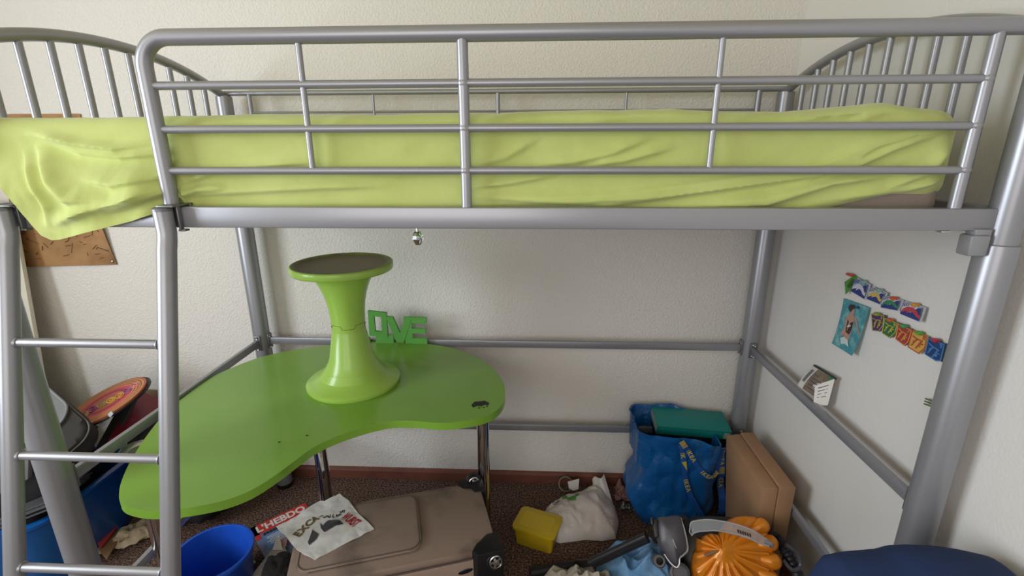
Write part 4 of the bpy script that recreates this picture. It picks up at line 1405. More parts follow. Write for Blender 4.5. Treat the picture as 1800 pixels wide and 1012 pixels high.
M_skin = mat('printed_skin', '#b88f7e', 0.5)
M_hair = mat('printed_hair', '#3a2c30', 0.5)
ph([(0.30, 0.70), (0.42, 0.76), (0.55, 0.72), (0.62, 0.55), (0.60, 0.38), (0.62, 0.22), (0.45, 0.20), (0.34, 0.30), (0.24, 0.22), (0.22, 0.30), (0.28, 0.44), (0.24, 0.60)], M_skin, 'figure', 0.0012)
ph([(0.58, 0.70), (0.92, 0.42), (0.96, 0.44), (0.62, 0.74)], M_skin, 'arm', 0.0014)
ph([(0.36, 0.74), (0.42, 0.84), (0.50, 0.86), (0.52, 0.78), (0.48, 0.72)], M_skin, 'face', 0.0016)
ph([(0.24, 0.86), (0.30, 0.93), (0.46, 0.95), (0.54, 0.90), (0.44, 0.86), (0.38, 0.78), (0.30, 0.80)], M_hair, 'hair', 0.0020)
ph([(0.54, 0.90), (0.66, 0.90), (0.68, 0.95), (0.56, 0.95)], M_navy, 'goggles', 0.0021)
ph([(0.34, 0.62), (0.44, 0.56), (0.58, 0.62), (0.60, 0.46), (0.56, 0.34), (0.40, 0.36), (0.36, 0.48)], M_hair, 'swimsuit', 0.0022)
ph([(0.40, 0.50), (0.52, 0.54), (0.52, 0.50), (0.40, 0.46)], M_white, 'suit_stripe', 0.0026)
ph([(0.28, 0.20), (0.42, 0.26), (0.60, 0.24), (0.74, 0.12), (0.55, 0.14), (0.40, 0.10)], mat('splash_print', '#c5d3d2', 0.5), 'splash', 0.0028)

# open leaflet standing on the side tie rail
leaf = thing('leaflet', (2.09, -0.39, ZM + 0.015), 'small open leaflet standing on the right side rail against the wall', 'leaflet')
Y0, Y1 = -0.348, -0.490
def leaf_f(u, v):
    a, b = Vector((2.118, Y0, 0.820)), Vector((2.100, Y1, 0.845))
    c_, d = Vector((2.070, Y0 - 0.01, 0.752)), Vector((2.074, Y1 + 0.02, 0.760))
    p = a.lerp(b, u).lerp(c_.lerp(d, u), v)
    p.x -= 0.006 * math.sin(v * math.pi)
    return p
bm = B(); sheet_grid(bm, leaf_f, 12, 12, 0.0008)
fin('inside_page', bm, M_white, leaf)
def leaf_p(pts, m, name, off=0.0016):
    bm = B()
    vs = []
    for u, v in pts:
        vs.append(bm.verts.new(leaf_f(u, v) + Vector((-off, 0, off * 0.6))))
    bm.faces.new(vs)
    fin(name, bm, m, leaf, smooth=0)
def leaf_rect(u0, v0, u1, v1, m, name, off=0.0016):
    leaf_p([(u0, v0), (u1, v0)] + [(u1, v0 + (v1 - v0) * k / 5) for k in range(1, 6)] + [(u0, v1 - (v1 - v0) * k / 5) for k in range(0, 5)], m, name, off)
M_photo2 = mat('leaflet_photo', '#7d6a62', 0.5, vary=('#8a8068', 30, 0.4, 0.6))
leaf_rect(0.26, 0.02, 0.98, 0.98, M_photo2, 'photo_print')
leaf_rect(0.07, 0.12, 0.19, 0.70, mat('grey_text', '#77777f', 0.6), 'text_block')
for k in range(5):
    leaf_rect(0.33 + 0.04 * (k % 2), 0.22 + 0.14 * k, 0.80, 0.25 + 0.14 * k, mat('brown_text', '#5f4f50', 0.6), 'text_line', 0.0022)
leaf_rect(0.84, 0.03, 0.96, 0.12, mat('green_print', '#1f8a5a', 0.5), 'green_mark', 0.0022)
bm = B(); slab3(bm, [(2.1195, Y0 + 0.002, 0.826), (2.101, Y1 - 0.002, 0.850), (2.106, Y1 - 0.002, 0.846), (2.124, Y0 + 0.002, 0.822)], 0.006)
fin('dark_edge', bm, mat('leaflet_dark', '#2c3a38', 0.5), leaf, smooth=0)
bm = B(); slab3(bm, [(2.100, Y1, 0.845), (2.062, Y1 + 0.028, 0.805), (2.060, Y1 + 0.015, 0.745), (2.092, Y1 - 0.004, 0.755)], 0.001)
fin('folded_page', bm, M_white, leaf, smooth=0)
nrm = (Vector((2.062, Y1 + 0.028, 0.805)) - Vector((2.100, Y1, 0.845))).cross(Vector((2.092, Y1 - 0.004, 0.755)) - Vector((2.100, Y1, 0.845))).normalized()
bm = B()
for k in range(4):
    t = 0.18 + 0.15 * k
    a = Vector((2.100, Y1, 0.845)).lerp(Vector((2.092, Y1 - 0.004, 0.755)), t); b = Vector((2.062, Y1 + 0.028, 0.805)).lerp(Vector((2.060, Y1 + 0.015, 0.745)), t)
    p0, p1 = a.lerp(b, 0.25), a.lerp(b, 0.8)
    tube(bm, [p0, p1], 0.0018, 5)
fin('text_lines', bm, mat('grey_text_b', '#6a6a72', 0.6), leaf)

# ------------------------------------------------------------------ yellow lunch box
YC = Vector((1.193, -0.285, 0))
ya = math.atan2(-0.057, 0.155)
MY = Matrix.Translation(YC) @ Matrix.Rotation(ya, 4, 'Z')
ybx = thing('lunch_box', YC, 'translucent yellow plastic lunch box on the carpet', 'box')
M_yel = mat('yellow_plastic', '#c9ab1c', 0.35, 0, coat=0.15, vary=('#bfa01c', 14, 0.4, 0.7))
bm = B()
ring_l = []
for ins, z in ((0.014, 0.0), (0.010, 0.004), (0.003, 0.078)):
    ring_l.append([bm.verts.new(MY @ Vector((p[0], p[1], z))) for p in rrect(-0.086 + ins, -0.062 + ins, 0.086 - ins, 0.062 - ins, 0.016, 5)])
for a, b in zip(ring_l, ring_l[1:]):
    for k in range(len(a)):
        bm.faces.new((a[k], a[(k + 1) % len(a)], b[(k + 1) % len(a)], b[k]))
bm.faces.new(ring_l[0][::-1]); bm.faces.new(ring_l[-1])
fin('box_body', bm, M_yel, ybx, smooth=40)
bm = B(); prism(bm, rrect(-0.089, -0.065, 0.089, 0.065, 0.018, 6), 0.078, 0.090, MY, 0.003, 3)
fin('lid', bm, mat('yellow_lid', '#c4a81e', 0.4, coat=0.1), ybx, smooth=40)
bm = B(); prism(bm, rrect(-0.066, -0.042, 0.066, 0.042, 0.012, 6), 0.090, 0.0915, MY, 0.001, 1)
fin('lid_panel', bm, mat('yellow_lid_panel', '#cbb02c', 0.4), ybx, smooth=40)

# ------------------------------------------------------------------ pharmacy plastic bag
PH = [(1.201, -0.203, 0.050), (1.219, -0.152, 0.050), (1.270, -0.086, 0.050), (1.336, -0.047, 0.050), (1.402, -0.018, 0.050), (1.454, 0.032, 0.050), (1.508, 0.062, 0.050), (1.521, -0.032, 0.050), (1.539, -0.122, 0.050), (1.538, -0.189, 0.050), (1.511, -0.269, 0.050), (1.456, -0.283, 0.050), (1.388, -0.280, 0.050), (1.284, -0.302, 0.050), (1.228, -0.280, 0.050)]
PHc = (sum(p[0] for p in PH) / len(PH), sum(p[1] for p in PH) / len(PH))


def ph_h(x, y):
    # distance towards the outline gives the pillow shape
    best = 9
    n = len(PH)
    for i in range(n):
        ax, ay = PH[i][0], PH[i][1]; bx, by = PH[(i + 1) % n][0], PH[(i + 1) % n][1]
        dx, dy = bx - ax, by - ay
        t = max(0, min(1, ((x - ax) * dx + (y - ay) * dy) / (dx * dx + dy * dy)))
        best = min(best, math.hypot(x - ax - t * dx, y - ay - t * dy))
    return 0.012 + 0.075 * min(1, best / 0.09) ** 0.6 + 0.022 * crease(x * 14, y * 14, 6) * min(1, best / 0.02)


bm = B()
f = bm.faces.new([bm.verts.new((p[0], p[1], 0)) for p in PH])
bmesh.ops.triangulate(bm, faces=[f])
for _ in range(4):
    bmesh.ops.subdivide_edges(bm, edges=bm.edges[:], cuts=1, use_grid_fill=True)
ext = bmesh.ops.extrude_face_region(bm, geom=bm.faces[:])
topv = {g_ for g_ in ext['geom'] if isinstance(g_, bmesh.types.BMVert)}
for v in bm.verts:
    v.co.z = ph_h(v.co.x, v.co.y) if v in topv else 0.003
M_film = mat('thin_white_film', '#cfc9c6', 0.4, 0, bump=(40, 0.4, 0.006), vary=('#c4b6b2', 9, 0.4, 0.7))
phb = fin('pharmacy_bag', bm, M_film, smooth=35, label='white plastic pharmacy bag with a green cross lying on the carpet', cat='plastic bag')
M_green = mat('pharmacy_green', '#3f8a2c', 0.5)
for poly in ([(1.306, -0.097, 0.090), (1.321, -0.097, 0.090), (1.324, -0.125, 0.090), (1.354, -0.124, 0.090), (1.356, -0.095, 0.090), (1.377, -0.087, 0.090), (1.374, -0.116, 0.090), (1.359, -0.124, 0.090), (1.356, -0.159, 0.090), (1.322, -0.160, 0.090), (1.319, -0.133, 0.090), (1.299, -0.133, 0.090)],):
    bm = B(); patch(bm, poly, ph_h, 0.003, 3)
    fin('green_cross', bm, M_green, phb, smooth=0)
tp = [(1.285, -0.129, 0.080), (1.266, -0.165, 0.080)]
def on_ph(p):
    u = Vector((tp[1][0] - tp[0][0], tp[1][1] - tp[0][1], 0)).normalized(); v_ = Vector((-u.y, u.x, 0))
    q_ = Vector((tp[0][0] + tp[1][0], tp[0][1] + tp[1][1], 0)) * 0.5 + u * p.x + v_ * p.y
    q_.z = ph_h(q_.x, q_.y) + 0.003
    return q_
text('lettering', 'PRES', 0.020, None, mat('navy_print', '#2a2f5c', 0.5), phb, warp=on_ph, extrude=0.0)
# standing flap of the bag opening
FL = [(1.441, -0.020, 0.093), (1.494, -0.020, 0.116), (1.530, -0.020, 0.016), (1.459, -0.020, -0.023)]
bm = B()
def flap_f(u, v):
    a = Vector(FL[0]).lerp(Vector(FL[1]), u); b = Vector(FL[3]).lerp(Vector(FL[2]), u)
    p = a.lerp(b, v); p.y += 0.012 * math.sin(u * 7) - 0.10 * v; p.z = max(p.z, 0.03)
    return p
sheet_grid(bm, flap_f, 14, 10, 0.0008)
fin('bag_opening', bm, M_film, phb, smooth=40)

# tape ring with a white tag
tr = thing('tape_ring', (1.33, 0.02, 0.0), 'round clear brown ring with a white paper tag by the baseboard', 'tape ring')
Mt = Matrix.Translation((1.325, 0.018, 0.034)) @ Matrix.Rotation(math.radians(55), 4, 'X')
bm = B(); lathe(bm, [(0.034, -0.008), (0.034, 0.008), (0.028, 0.008), (0.028, -0.008), (0.034, -0.008)], seg=40, M=Mt)
fin('ring', bm, mat('brown_film', '#5a463f', 0.3), tr, smooth=40)
bm = B(); slab3(bm, [(1.332, -0.015, 0.073), (1.383, -0.015, 0.090), (1.382, -0.015, 0.035), (1.359, -0.015, 0.025), (1.338, -0.015, 0.037)], 0.001)
fin('paper_tag', bm, M_white, tr, smooth=0)
crumple('crumpled_tissue', (1.60, -0.015, 0.0), 0.055, 0.09, 25, mat('dusty_pink_paper', '#8a6560', 0.7), 'crumpled dusty pink tissue by the baseboard left of the blue bag', 'tissue', fr=22, squash=(1, 0.8), n=18)
crumple('foil_wrapper', (1.585, -0.10, 0.0), 0.030, 0.05, 35, mat('pale_foil', '#8a8a86', 0.35, 0.4, vary=('#2b2723', 60, 0.45, 0.6)), 'small shiny foil wrapper on the carpet left of the blue bag', 'wrapper', fr=30, squash=(1, 0.7), n=16)

# ------------------------------------------------------------------ blue shopping bag
bag = thing('blue_shopping_bag', (1.785, -0.10, 0), 'big crinkled blue shopping bag with yellow printed straps, against the back wall', 'bag')
M_tarp = mat('blue_tarpaulin', '#0f5290', 0.33, 0, coat=0.1, bump=(34, 0.6, 0.010), vary=('#2d70aa', 16, 0.58, 0.78))


def bag_front(x, z):
    t = z / 0.43
    y = -0.205 - 0.030 * math.sin(min(1, t) * math.pi) + 0.020 * t
    return y - 0.016 * (crease(x * 9, z * 9, 4) - 0.4)


BX0, BX1 = 1.63, 1.925
bm = B()
rings = []
NZ, NP = 44, 120
for i in range(NZ + 1):
    t = i / NZ
    ring = []
    for k in range(NP):
        a = 2 * math.pi * k / NP
        cx, sx_ = math.cos(a), math.sin(a)
        k_ = (abs(cx) ** 5 + abs(sx_) ** 5) ** (-1 / 5)
        px, py = cx * k_, sx_ * k_
        hw = 0.5 * (BX1 - BX0)
        left_b = 0.055 * math.exp(-((t - 0.28) / 0.22) ** 2) + 0.045 * max(0, (t - 0.75) / 0.25) ** 1.5
        X = (BX0 + BX1) / 2 + hw * px * (0.86 + 0.14 * min(1, t * 4)) - (left_b if px < 0 else 0) * abs(px) ** 2
        Y = -0.085 + 0.120 * py
        zt = 0.446 - 0.052 * max(0, (X - 1.66) / 0.27) - 0.018 * (px + 1) * 0 + 0.012 * math.sin(X * 22) + (0.010 if py > 0 else 0)
        Z = 0.006 + zt * t
        n = crease(X * 10, Y * 10 + 3, Z * 8)
        X += px * 0.018 * (n - 0.4); Y += py * 0.022 * (n - 0.4)
        Y = min(Y, 0.052)
        ring.append(bm.verts.new((X, Y, Z)))
    rings.append(ring)
for a, b in zip(rings, rings[1:]):
    for k in range(NP):
        bm.faces.new((a[k], a[(k + 1) % NP], b[(k + 1) % NP], b[k]))
bm.faces.new(rings[0][::-1])
# turned-in lip
lip = []
for v in rings[-1]:
    c_ = Vector(((BX0 + BX1) / 2, -0.08, v.co.z))
    lip.append(bm.verts.new(v.co.lerp(c_, 0.03) + Vector((0, 0, -0.004))))
deep = []
for v in rings[-1]:
    c_ = Vector(((BX0 + BX1) / 2, -0.08, 0.25))
    deep.append(bm.verts.new(v.co.lerp(c_, 0.06) + Vector((0, 0, -0.15))))
for k in range(NP):
    j = (k + 1) % NP
    bm.faces.new((rings[-1][k], rings[-1][j], lip[j], lip[k])); bm.faces.new((lip[k], lip[j], deep[j], deep[k]))
FRONT = {}
bag_pts = [v.co.copy() for r_ in rings for v in r_]
fin('bag_shell', bm, M_tarp, bag, smooth=45)


def front_y(x, z):
    best, by = 9, -0.2
    for p in bag_pts:
        if p.y < -0.12:
            d = (p.x - x) ** 2 + (p.z - z) ** 2
            if d < best:
                best, by = d, p.y
    return by


M_strap = mat('blue_strap', '#1a4f98', 0.55)
M_yelp = mat('strap_yellow', '#b9a544', 0.5)


def strap(path, w, words):
    c_ = [Vector((p[0], 0, p[2])) for p in path]
    c_ = catmull(c_, 8)
    bm = B(); rows = []
    for i, p in enumerate(c_):
        t = (c_[min(i + 1, len(c_) - 1)] - c_[max(i - 1, 0)]).normalized()
        n = Vector((t.z, 0, -t.x))
        row = []
        for s in (-1, 1):
            q_ = p + n * (s * w / 2)
            q_.y = front_y(q_.x, q_.z) - 0.004
            row.append(q_)
        rows.append(row)
    ys = [(r[0].y + r[1].y) / 2 for r in rows]
    for i, r in enumerate(rows):
        lo = max(0, i - 2); hi = min(len(rows), i + 3)
        y = min(ys[lo:hi]) - 0.002
        r[0].y = y; r[1].y = y
    V = [[bm.verts.new(r[0]), bm.verts.new(r[1])] for r in rows]
    Bk = [[bm.verts.new(r[0] + Vector((0, 0.002, 0))), bm.verts.new(r[1] + Vector((0, 0.002, 0)))] for r in rows]
    for i in range(len(V) - 1):
        bm.faces.new((V[i][0], V[i + 1][0], V[i + 1][1], V[i][1]))
        bm.faces.new((Bk[i][1], Bk[i + 1][1], Bk[i + 1][0], Bk[i][0]))
        for s in (0, 1):
            bm.faces.new((V[i][s], V[i + 1][s], Bk[i + 1][s], Bk[i][s]))
    st = fin('strap', bm, M_strap, bag, smooth=50)
    # yellow print along the strap
    L = [0.0]
    mid = [(r[0] + r[1]) / 2 for r in rows]
    for a, b in zip(mid, mid[1:]):
        L.append(L[-1] + (b - a).length)
    def at(d):
        for i in range(len(L) - 1):
            if d <= L[i + 1]:
                t = (d - L[i]) / (L[i + 1] - L[i] + 1e-9)
                return mid[i].lerp(mid[i + 1], t), (mid[i + 1] - mid[i]).normalized()
        return mid[-1], (mid[-1] - mid[-2]).normalized()
    for d0, s, size in words:
        def wp(p, d0=d0):
            c0, t = at(min(max(d0 + p.x, 0), L[-1]))
            n = Vector((-t.z, 0, t.x))
            n = -n if False else n
            return c0 + n * p.y + Vector((0, -0.0012 - p.z, 0))
        if s == '#':
            bm = B()
            for k in range(7):
                x_ = -0.016 + k * 0.005
                qs = [(x_, -0.011), (x_ + 0.0034, -0.011), (x_ + 0.0034, 0.011), (x_, 0.011)]
                bm.faces.new([bm.verts.new(wp(Vector((a, b, 0)))) for a, b in qs])
            fin('yellow_block', bm, M_yelp, st, smooth=0)
        elif s == '^':
            bm = B()
            bm.faces.new([bm.verts.new(wp(Vector((a, b, 0)))) for a, b in ((-0.022, -0.009), (0.022, 0.010), (-0.022, 0.010))])
            fin('yellow_wedge', bm, M_yelp, st, smooth=0)
        else:
            text('lettering', s, size, None, M_yelp, st, warp=wp, extrude=0.0, offset=0.0008, spacing=1.25)
    return st


strap([(1.750, -0.220, 0.431), (1.786, -0.220, 0.378), (1.823, -0.220, 0.319), (1.858, -0.220, 0.278), (1.893, -0.220, 0.263), (1.920, -0.220, 0.280), (1.934, -0.220, 0.327), (1.937, -0.220, 0.361)], 0.020, [(0.016, '#', 0), (0.085, 'IKEA', 0.024), (0.20, 'IKEA', 0.024), (0.245, '#', 0)])
strap([(1.749, -0.220, 0.415), (1.771, -0.220, 0.330), (1.785, -0.220, 0.251), (1.809, -0.220, 0.184), (1.843, -0.220, 0.122), (1.882, -0.220, 0.053)], 0.020, [(0.055, 'IK', 0.024), (0.105, '^', 0), (0.20, 'IKEA', 0.024)])
strap([(1.941, -0.220, 0.367), (1.945, -0.220, 0.296), (1.952, -0.220, 0.216), (1.960, -0.220, 0.134), (1.969, -0.220, 0.037)], 0.028, [(0.018, '^', 0), (0.065, 'IKEA', 0.024), (0.118, '#', 0), (0.18, 'IKEA', 0.024)])

# teal ring binder and black binder standing out of the bag
tb = thing('teal_binder', (1.84, -0.03, 0.372), 'teal ring binder lying on top of the blue shopping bag', 'binder')
Mtb = Matrix.Translation((1.842, -0.030, 0.400)) @ Matrix.Rotation(math.radians(4), 4, 'Y') @ Matrix.Rotation(math.radians(10), 4, 'X')
bm = B()
box(bm, (0, 0, 0.018), (0.31, 0.13, 0.004), 0.0015, M=Mtb); box(bm, (0, 0, -0.018), (0.31, 0.13, 0.004), 0.0015, M=Mtb); box(bm, (0, -0.063, 0), (0.31, 0.004, 0.040), 0.0015, M=Mtb)
fin('cover', bm, mat('teal_board', '#17807a', 0.45), tb, smooth=40)
bm = B(); box(bm, (-0.004, 0.004, 0), (0.296, 0.118, 0.030), 0.001, M=Mtb)
fin('pages', bm, mat('paper_block', '#b5b0a8', 0.7), tb, smooth=0)
bm = B(); box(bm, (0.135, -0.0655, 0), (0.022, 0.001, 0.030), M=Mtb)
fin('spine_label', bm, mat('grey_label', '#8fa3a0', 0.5), tb, smooth=0)
bm = B(); box(bm, (0, -0.004, -0.048), (0.29, 0.125, 0.050), 0.004, M=Mtb)
fin('black_binder', bm, M_black, label='black binder under the teal binder in the blue shopping bag', cat='binder', smooth=40)

# ------------------------------------------------------------------ cardboard box
cb = thing('cardboard_box', (2.0, -0.33, 0), 'flat brown cardboard box standing on edge against the right wall', 'cardboard box')
M_card = mat('brown_cardboard', '#a5805f', 0.75, vary=('#9a765a', 8, 0.4, 0.7))
M_card2 = mat('brown_cardboard_inside', '#94704f', 0.8)
def hexa(bm, lo, hi, bev=0.003):
    a = [bm.verts.new(p) for p in lo]; b_ = [bm.verts.new(p) for p in hi]
    bm.faces.new(a[::-1]); bm.faces.new(b_)
    for i in range(4):
        bm.faces.new((a[i], a[(i + 1) % 4], b_[(i + 1) % 4], b_[i]))
    bmesh.ops.bevel(bm, geom=bm.edges[:], offset=bev, segments=2, profile=0.5, affect='EDGES')


bm = B(); hexa(bm, [(2.000, -0.488, 0), (2.047, -0.488, 0), (2.047, -0.165, 0), (2.000, -0.165, 0)], [(1.996, -0.490, 0.446), (2.047, -0.490, 0.446), (2.047, -0.165, 0.444), (1.996, -0.165, 0.444)])
fin('carton', bm, M_card, cb, smooth=30)
bm = B(); hexa(bm, [(1.972, -0.474, 0), (1.998, -0.480, 0), (1.998, -0.175, 0), (1.985, -0.175, 0)], [(1.946, -0.474, 0.428), (1.994, -0.484, 0.436), (1.994, -0.168, 0.438), (1.940, -0.168, 0.432)])
fin('flap_side', bm, M_card, cb, smooth=30)

# ------------------------------------------------------------------ vacuum cleaner
M_orange = mat('orange_plastic', '#dd861f', 0.30, 0.15, coat=0.3)
M_vgrey = mat('vacuum_grey', '#56535a', 0.38, 0.2)
M_vdark = mat('vacuum_dark', '#232226', 0.4)
M_vsilver = mat('vacuum_silver', '#a9a6ad', 0.28, 0.6)
M_clear = mat('clear_plastic', '#b9bec4', 0.12, 0, alpha=0.38, coat=0.4)
vac = thing('vacuum_cleaner', (1.80, -0.60, 0), 'grey and orange bagless vacuum cleaner lying in front of the blue bag', 'vacuum cleaner')
VO = Vector([(1.778, -0.600, 0.287)][0])
VN = Vector((-0.15, -0.72, 0.68)).normalized()
VX = Vector((1, 0, 0)); VX = (VX - VN * VX.dot(VN)).normalized(); VY = VN.cross(VX)
MV = frame_m(VO, VX, VY, VN)
S = 1.55 / 846


def vp(px, py, n=0.0):
    return MV @ Vector(((px - 1267) * S, (966 - py) * S * 1.02, n))


# motor ball and body behind
bm = B(); bmesh.ops.create_uvsphere(bm, u_segments=40, v_segments=24, radius=0.118, matrix=Matrix.Translation((1.80, -0.60, 0.119)))
fin('motor_ball', bm, M_vdark, vac)
bm = blob('x', tuple(VO - VN * 0.075), (0.14, 0.10, 0.06), M_vdark, 2, 0.05, 3, 3, 4, M=MV.to_3x3().to_4x4())
fin('motor_housing', bm, M_vdark, vac)
# orange fan shaped cyclone pack
bm = B()
A0, A1 = math.radians(157), math.radians(-205)
NA, NR = 150, 26


def fanR(a):
    d = math.degrees(a)
    if d > 88: return 0.042 + 0.02 * min(1, (d - 88) / 60)
    if d > 38: return 0.160 - 0.118 * min(1, (d - 38) / 50)
    if d > -110: return 0.160
    return 0.160 - 0.085 * min(1, (-110 - d) / 70)


def fan_h(a, r):
    R = fanR(a)
    t = r / R
    base = 0.030 * (1 - t ** 2) ** 0.5 if t < 1 else 0
    rib = 0.0
    k = (a / math.radians(19))
    rib = 0.5 + 0.5 * math.cos(2 * math.pi * k)
    rib = rib ** 3
    return base - 0.012 + 0.010 * rib * max(0, min(1, (t - 0.22) * 5)) + 0.016 * math.exp(-(t / 0.22) ** 2)


g0 = bm.verts.new(MV @ Vector((0, 0, fan_h(0, 0.0001))))
rows = []
for i in range(NA + 1):
    a = A0 + (A1 - A0) * i / NA
    R = fanR(a)
    row = [g0]
    for j in range(1, NR + 1):
        r = R * j / NR
        row.append(bm.verts.new(MV @ Vector((r * math.cos(a), r * math.sin(a), fan_h(a, r)))))
    row.append(bm.verts.new(MV @ Vector((R * 1.0 * math.cos(a), R * math.sin(a), -0.06))))
    rows.append(row)
for i in range(NA):
    for j in range(1, NR + 1):
        bm.faces.new((rows[i][j], rows[i + 1][j], rows[i + 1][j + 1], rows[i][j + 1]))
    bm.faces.new((g0, rows[i + 1][1], rows[i][1]))
fan = fin('cyclone_cover', bm, M_orange, vac, smooth=60)
for k in range(9):
    a = math.radians(28 - 19 * k)
    R = 0.158
    c_ = Vector((R * math.cos(a), R * math.sin(a), -0.002))
    d = Vector((math.cos(a), math.sin(a), 0))
    bm = B()
    # short cone whose rounded mouth makes the scalloped edge
    pts = [MV @ (c_ - d * 0.050 + Vector((0, 0, -0.006))), MV @ (c_ - d * 0.018), MV @ c_, MV @ (c_ + d * 0.012), MV @ (c_ + d * 0.020)]
    tube(bm, pts, [0.012, 0.021, 0.025, 0.021, 0.010], 20)
    fin('cyclone_cone', bm, M_orange, vac, smooth=60)
for k in range(7):
    a = math.radians(-3 - 19 * k)
    bm = B()
    p0, p1 = 0.052, 0.138
    q0 = Vector((p0 * math.cos(a), p0 * math.sin(a), fan_h(a, p0) + 0.004)); q1 = Vector((p1 * math.cos(a), p1 * math.sin(a), fan_h(a, p1) + 0.008))
    tube(bm, [MV @ q0, MV @ q0.lerp(q1, 0.5) + VN * 0.002, MV @ q1], [0.003, 0.0050, 0.0050], 10)
    fin('rib', bm, M_orange, fan, smooth=60)
bm = B(); slab3(bm, [MV @ Vector(p) for p in ((-0.055, -0.022, 0.026), (-0.018, -0.006, 0.034), (-0.021, 0.000, 0.034), (-0.058, -0.014, 0.026))], 0.003)
fin('sticker', bm, mat('brown_sticker', '#6f5636', 0.5), fan, smooth=0)
# clear arched handle
OUT = [(1217, 928), (1222, 924), (1240, 921), (1257, 921), (1285, 925), (1315, 934), (1335, 946), (1344, 953)]
INN = [(1217, 944), (1225, 940), (1240, 938), (1258, 937), (1280, 940), (1305, 946), (1325, 954), (1338, 958)]
bm = B()
f0, f1, g0_, g1_ = [], [], [], []
oo = catmull([(a, b, 0) for a, b in OUT], 5); ii = catmull([(a, b, 0) for a, b in INN], 5)
for o_, i_ in zip(oo, ii):
    f0.append(bm.verts.new(vp(o_.x, o_.y, 0.060))); f1.append(bm.verts.new(vp(i_.x, i_.y, 0.070)))
    g0_.append(bm.verts.new(vp(o_.x, o_.y, 0.052))); g1_.append(bm.verts.new(vp(i_.x, i_.y, 0.062)))
n = len(f0)
for i in range(n - 1):
    bm.faces.new((f0[i], f0[i + 1], f1[i + 1], f1[i])); bm.faces.new((g0_[i], g1_[i], g1_[i + 1], g0_[i + 1]))
    bm.faces.new((f0[i], g0_[i], g0_[i + 1], f0[i + 1])); bm.faces.new((f1[i], f1[i + 1], g1_[i + 1], g1_[i]))
bm.faces.new((f0[0], f1[0], g1_[0], g0_[0])); bm.faces.new((f0[-1], g0_[-1], g1_[-1], f1[-1]))
hd = fin('clear_handle', bm, M_clear, vac, smooth=50)
bm = B(); tube(bm, [vp(o_.x, o_.y, 0.058) for o_ in oo], 0.0022, 8); tube(bm, [vp(o_.x, o_.y, 0.068) for o_ in ii], 0.0025, 8)
tube(bm, [vp(1217, 928, 0.058), vp(1214, 940, 0.06), vp(1217, 946, 0.068)], 0.0022, 8)
fin('handle_edge', bm, mat('clear_edge', '#b9bcc2', 0.1, 0.3), hd)
bm = B()
for k in range(6):
    x_ = 1292 + 3.6 * k
    yy = 937 + 0.30 * (x_ - 1292)
    q_ = [vp(x_, yy - 2.5, 0.0685), vp(x_ + 2.4, yy - 2.0, 0.0685), vp(x_ + 2.4, yy + 3.0, 0.0695), vp(x_, yy + 2.5, 0.0695)]
    bm.faces.new([bm.verts.new(p) for p in q_])
fin('printed_code', bm, M_ink, hd, smooth=0)
bm = B(); tube(bm, [vp(1334, 951, 0.060), vp(1342, 955, 0.058), vp(1346, 958, 0.050)], [0.007, 0.009, 0.006], 12)
fin('latch', bm, M_vsilver, hd)
# grey hose inlet hood with silver lip
HO = [(1163, 921), (1180, 916), (1202, 915), (1206, 932), (1208, 952), (1208, 968), (1199, 976), (1191, 990), (1186, 993), (1176, 985), (1168, 973), (1160, 955)]
bm = B()
hp = catmull([(a, b, 0) for a, b in HO], 5, True)
lo = [bm.verts.new(vp(p.x, p.y, 0.0)) for p in hp]
md = [bm.verts.new(vp(1184 + (p.x - 1184) * 0.98, 950 + (p.y - 950) * 0.98, 0.045)) for p in hp]
hi = [bm.verts.new(vp(1184 + (p.x - 1184) * 0.80, 948 + (p.y - 948) * 0.80, 0.062)) for p in hp]
cc = bm.verts.new(vp(1184, 945, 0.066))
n = len(lo)
for i in range(n):
    j = (i + 1) % n
    bm.faces.new((lo[i], lo[j], md[j], md[i])); bm.faces.new((md[i], md[j], hi[j], hi[i])); bm.faces.new((hi[i], hi[j], cc))
bm.faces.new(lo[::-1])
hood = fin('hose_inlet', bm, M_vgrey, vac, smooth=60)
bm = B()
tube(bm, catmull([vp(1202, 918, 0.045), vp(1206, 935, 0.048), vp(1208, 955, 0.050), vp(1207, 968, 0.052), vp(1200, 975, 0.054), vp(1193, 980, 0.054), vp(1191, 989, 0.052), vp(1186, 994, 0.050), vp(1177, 988, 0.050), vp(1168, 975, 0.048)], 6), 0.0035, 8)
tube(bm, catmull([vp(1184, 952, 0.064), vp(1187, 962, 0.062), vp(1191, 972, 0.058), vp(1194, 978, 0.055)], 6), 0.0032, 8)
fin('silver_lip', bm, M_vsilver, hood)
bm = B()
Mp = frame_m(vp(1159, 986, 0.015), VX, VY, VN)
lathe(bm, [(0.020, -0.09), (0.020, 0.03), (0.017, 0.034), (0.011, 0.034), (0.011, -0.02), (0.0001, -0.02)], seg=32, M=Mp)
fin('pipe_end', bm, M_vgrey, vac)
bm = B(); box(bm, ((1158 - 1267) * S, (966 - 935) * S, 0.03), (0.016, 0.055, 0.05), 0.005, M=MV); box(bm, ((1152 - 1267) * S, (966 - 924) * S, 0.05), (0.008, 0.022, 0.02), 0.002, M=MV)
fin('release_clip', bm, M_vdark, vac)
bm = B(); tube(bm, catmull([vp(1200, 925, 0.01), vp(1208, 918, 0.015), vp(1212, 922, 0.01), vp(1214, 935, 0.0)], 5), 0.010, 12)
fin('neck', bm, M_vdark, vac)
bm = B(); Mq = frame_m(vp(1192, 1003, 0.02), VX, VY, VN)
lathe(bm, [(0.030, -0.08), (0.032, 0.0), (0.030, 0.010), (0.024, 0.012), (0.022, 0.006), (0.0001, 0.006)], seg=32, M=Mq)
fin('filter_cap', bm, M_vgrey, vac)
